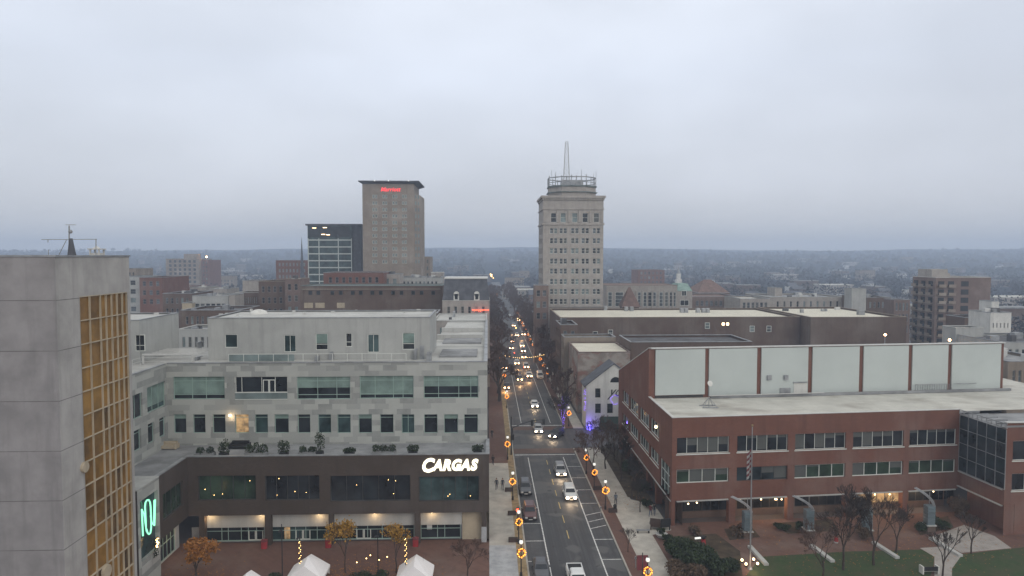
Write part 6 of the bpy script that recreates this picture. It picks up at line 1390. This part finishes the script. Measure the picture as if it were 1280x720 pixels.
p = gp(803, 719); x, y = p[0], p[1]; o = thing('double_banner', 'dark red double banner on a post beside the nearest right lamp', 'banner', (x, y, .12)); zb_, zt_ = PY(803, 713, y).z, PY(803, 694, y).z
MB().tube((x, y, .12), (x, y, zt_+.3), .05).build('post', 'metal_dark', o)
for s in (-1, 1): MB().box(x+s*.06 if s > 0 else x-.62, y-.02, zb_, x+.62 if s > 0 else x-.06, y+.02, zt_).build('banner', 'red_banner', o)
for a, b, lab in ((794.5, 710, 'grey parking meter on the right kerb before the red banner'), (751, 645, 'grey parking meter by the lamp at the hatched bay')):
    x, y, _ = gp(a, b); o = thing('parking_meter', lab, 'parking meter', (x, y, .12), 'parking meters'); MB().tube((x, y, .12), (x, y, 1.2), .04).build('post', 'metal_grey', o); MB().box(x-.1, y-.08, 1.2, x+.1, y+.08, 1.4).tube((x, y-.08, 1.42), (x, y+.08, 1.42), .1, n=10).build('head', 'metal_grey', o)
for i, (a, b, lab) in enumerate(((640, 640.5, 'brown box planter on the left walk beside the red pedestrian signal'), (641.5, 674, 'brown box planter on the left walk near the nearest left lamp'), (636, 611, 'brown box planter on the left walk near the walking pair'), (747, 609, 'brown box planter at the middle right lamp'), (766, 637, 'brown box planter right of the lamp at the hatched bay'))):
    x, y, _ = gp(a, b+3); o = thing('box_planter', lab, 'planter', (x, y, .12), 'brown box planters along the street'); MB().box(x-.6, y-.25, .12, x+.6, y+.25, .62).build('box', 'planter_brown', o); MB().box(x-.52, y-.18, .623, x+.52, y+.18, .66).build('soil', 'soil_bed', o)
x, y, _ = gp(756.5, 651-12+3); 
o = thing('waste_bin', 'dark waste bin at the foot of the lamp by the hatched bay', 'bin', (18.0, y+.6, .12)); MB().tube((18.0, y+.6, .12), (18.0, y+.6, 1.0), .28, .25, 12).build('body', 'metal_dark', o); MB().tube((18.0, y+.6, 1.0), (18.0, y+.6, 1.3), .3, .06, 12).build('lid', 'metal_dark', o)
# ================================================================ people
def person(lab, coat, legs, pose, hair=(.02, .015, .01), bag=None):
    o = thing('person', lab, 'person')
    s = pose; V_ = []; E = []; Rr = []
    def v(x, y, z, r, par=None, ry=None):
        V_.append((x, y, z)); Rr.append((r, ry or r)); i = len(V_)-1
        if par is not None: E.append((par, i))
        return i
    pel = v(0, 0, .95, .15, None, .11); ab = v(0, 0, 1.1, .145, pel, .10); ch = v(0, -.01, 1.32, .17, ab, .115); nk = v(0, 0, 1.49, .06, ch); hd1 = v(0, -.01, 1.56, .07, nk); hd2 = v(0, -.015, 1.66, .095, hd1, .105); v(0, -.01, 1.745, .07, hd2)
    for sd in (-1, 1):
        hip = v(sd*.09, 0, .88, .095, pel); st_ = s*sd; kn = v(sd*.10, -.16*st_ if st_ > 0 else -.10*st_-.04, .50, .065, hip); an = v(sd*.10, -.30*st_ if st_ > 0 else -.34*st_, .09 if st_ > 0 else .13, .045, kn); v(sd*.11, V_[an][1]-.17, .045, .04, an)
        sh = v(sd*.19, 0, 1.42, .065, ch); el = v(sd*.25, .10*st_+.02, 1.15, .048, sh); wr_ = v(sd*.25, .16*st_-.09, .91, .03, el); pm = v(sd*.25, .16*st_-.11, .84, .034, wr_, .022)
        for k in range(4): f1 = v(sd*.25+(k-1.5)*.018, .16*st_-.125, .785, .009, pm); v(sd*.25+(k-1.5)*.018, .16*st_-.115, .75+.008*abs(k-1.5), .008, f1)
        th = v(sd*.25-sd*.03, .16*st_-.14, .82, .010, pm); v(sd*.25-sd*.035, .16*st_-.155, .785, .009, th)
    me = bpy.data.meshes.new('body'); me.from_pydata(V_, E, []); bo = bpy.data.objects.new('body', me); C.objects.link(bo); bo.parent = o
    md = bo.modifiers.new('skin', 'SKIN')
    for i, sv_ in enumerate(me.skin_vertices[0].data): sv_.radius = Rr[i]; sv_.use_root = (i == 0)
    sb = bo.modifiers.new('sub', 'SUBSURF'); sb.levels = 1; sb.render_levels = 1; md.use_smooth_shade = True
    dg = bpy.context.evaluated_depsgraph_get(); bpy.context.view_layer.update(); m2 = bpy.data.meshes.new_from_object(bo.evaluated_get(bpy.context.evaluated_depsgraph_get())); bo.modifiers.clear(); bo.data = m2
    m2.materials.clear(); mn = 'clothes_%d' % len([k for k in M if k.startswith('clothes')])
    for nm, c in ((mn, coat), (mn+'l', legs), (mn+'s', (.45, .28, .2)), (mn+'h', hair)): m2.materials.append(mat(nm, c, .85, var=.12, stain=False))
    for p_ in m2.polygons:
        c = p_.center; p_.use_smooth = True
        p_.material_index = 1 if c.z < .88 and abs(c.x) < .2 else 2 if (c.z > 1.5 or c.z < .89) else 0
        if c.z < .09: p_.material_index = 3
    hm_ = MB().ball((0, .015, 1.69), .108, 12, 8, 1.0); hm_.v = [(x, max(y, -.045) if z < 1.72 else y, z) for x, y, z in hm_.v if True]; hm_.build('hair', mn+'h', o, True)
    if bag: MB().box(.2, -.12, .55, .36, .12, .82).build('bag', 'metal_dark', o)
    return o
for a, b, coat, lg, ps_, rz, lab in ((616.2, 581, (.03,.03,.035), (.03,.03,.04), 1, 3.1, 'lone dark clad person on the left walk near the crosswalk'), (620.7, 611.5, (.035,.04,.05), (.03,.03,.04), -1, 0, 'person in dark coat walking on the left walk, left of the pair'), (628.2, 611.5, (.04,.045,.06), (.04,.04,.05), 1, 0, 'person in dark coat walking on the left walk, right of the pair'),
        (769.6, 630.5, (.10,.12,.15), (.03,.03,.04), 1, 3.1, 'person in a grey blue top on the right pavement behind the bin'), (813, 645.5, (.10,.03,.035), (.09,.12,.17), -1, 2.6, 'person in a dark red jacket and pale jeans near the armchairs'), (818, 644.5, (.03,.03,.035), (.12,.14,.18), 1, 2.7, 'person in a black jacket beside the one in dark red'),
        (615, 547, (.03,.03,.03), (.04,.04,.05), 1, 0, 'distant person on the brick walk beyond the signal mast')):
    o = person(lab, coat, lg, ps_); x, y, _ = gp(a, b); o.location = (x, y, .12); o.rotation_euler = (0, 0, rz)
for pr_ in (TC,): pass
# unused prototypes would stand at the origin; every one was placed above
place(TA, gp(768, 575), 2.9, 'reddish bare tree against the far end of the brick side wall', None, .9)
place(TA, gp(752, 566), 4.1, 'reddish bare tree nearest the restaurant side of the crossing', None, .85)
place(TB, gp(800, 640), 5.1, 'small dark bare tree at the near end of the side bed', None, .6)
# ================================================================ light of the lamps that are lit in the photograph
def glow(name, loc, watts, col, r=.25):
    l = bpy.data.lights.new(name, 'POINT'); l.energy = watts; l.color = col; l.shadow_soft_size = r; o = bpy.data.objects.new(name, l); C.objects.link(o); o.location = loc
WARM = (1, .66, .34)
for px_ in (254, 320, 394, 465, 538): glow('soffit_glow', B1.pt(B1.u(px_), zlo-.6, -.4), 24, WARM)
glow('soffit_glow', S3.pt(4.5, 3.1, .7), 40, WARM)
for px_, e_ in ((938, 110), (970, 110), (1025, 45), (1100, 150), (1122, 110), (1152, 110), (880, 35)): glow('arcade_glow', A2.pt(A2.u(px_), GZ-.7, .9), e_, (1, .58, .26))
glow('wall_lamp_glow', U1.pt(U1.u(287.5), U1.z(287.5, 521), .5), 22, WARM)
glow('flagpole_glow', (fx, fy-1, 1.0), 45, (1, .62, .34))
for x, y in ((G(712, 627)), (G(700, 598)), (G(672.5, 544)), (G(690, 551)), (G(668, 512))): glow('headlight_glow', (x, y-1.2, .55), 75, (1, .72, .45))
for a, b in ((640.5, 434), (653, 440), (656, 452), (647, 461), (658, 465), (650, 481), (661, 477), (633, 490), (640, 418), (652, 425)): x, y = G(a, b); glow('headlight_glow', (x, y-1.5, .7), 260, (1, .55, .24))
for a, b, sd_, lab in LS[:11]: p = PZ(a, b, 2.98); glow('wreath_glow', (p.x, p.y-.5, 2.9), 20, (1, .5, .14))
glow('violet_glow', (yx0+.6, YF-1.6, 1.6), 90, (.25, .15, 1))
# fallen leaves
lf = MB(); r_ = random.Random(19)
for cx_, cy_, n_, s_ in ((oo.location.x, oo.location.y, 420, 2.6), (oy.location.x, oy.location.y, 300, 2.4), (o2.location.x, o2.location.y, 260, 2.2), (40, 80, 260, 7), (52, 82, 260, 6), (62, 84, 200, 5), (19.5, 100, 160, 3)):
    for k in range(n_):
        x, y = r_.gauss(cx_, s_), r_.gauss(cy_, s_*.8); a = r_.uniform(0, 6.28); q_ = r_.uniform(.05, .1); z = .16
        lf.face([(x+q_*math.cos(a), y+q_*math.sin(a), z), (x-q_*math.sin(a), y+q_*math.cos(a), z+.01), (x-q_*math.cos(a), y-q_*math.sin(a), z), (x+q_*math.sin(a), y-q_*math.cos(a), z+.012)])
lo = lf.build('fallen_leaves', 'leaf_orange'); lo['kind'] = 'stuff'
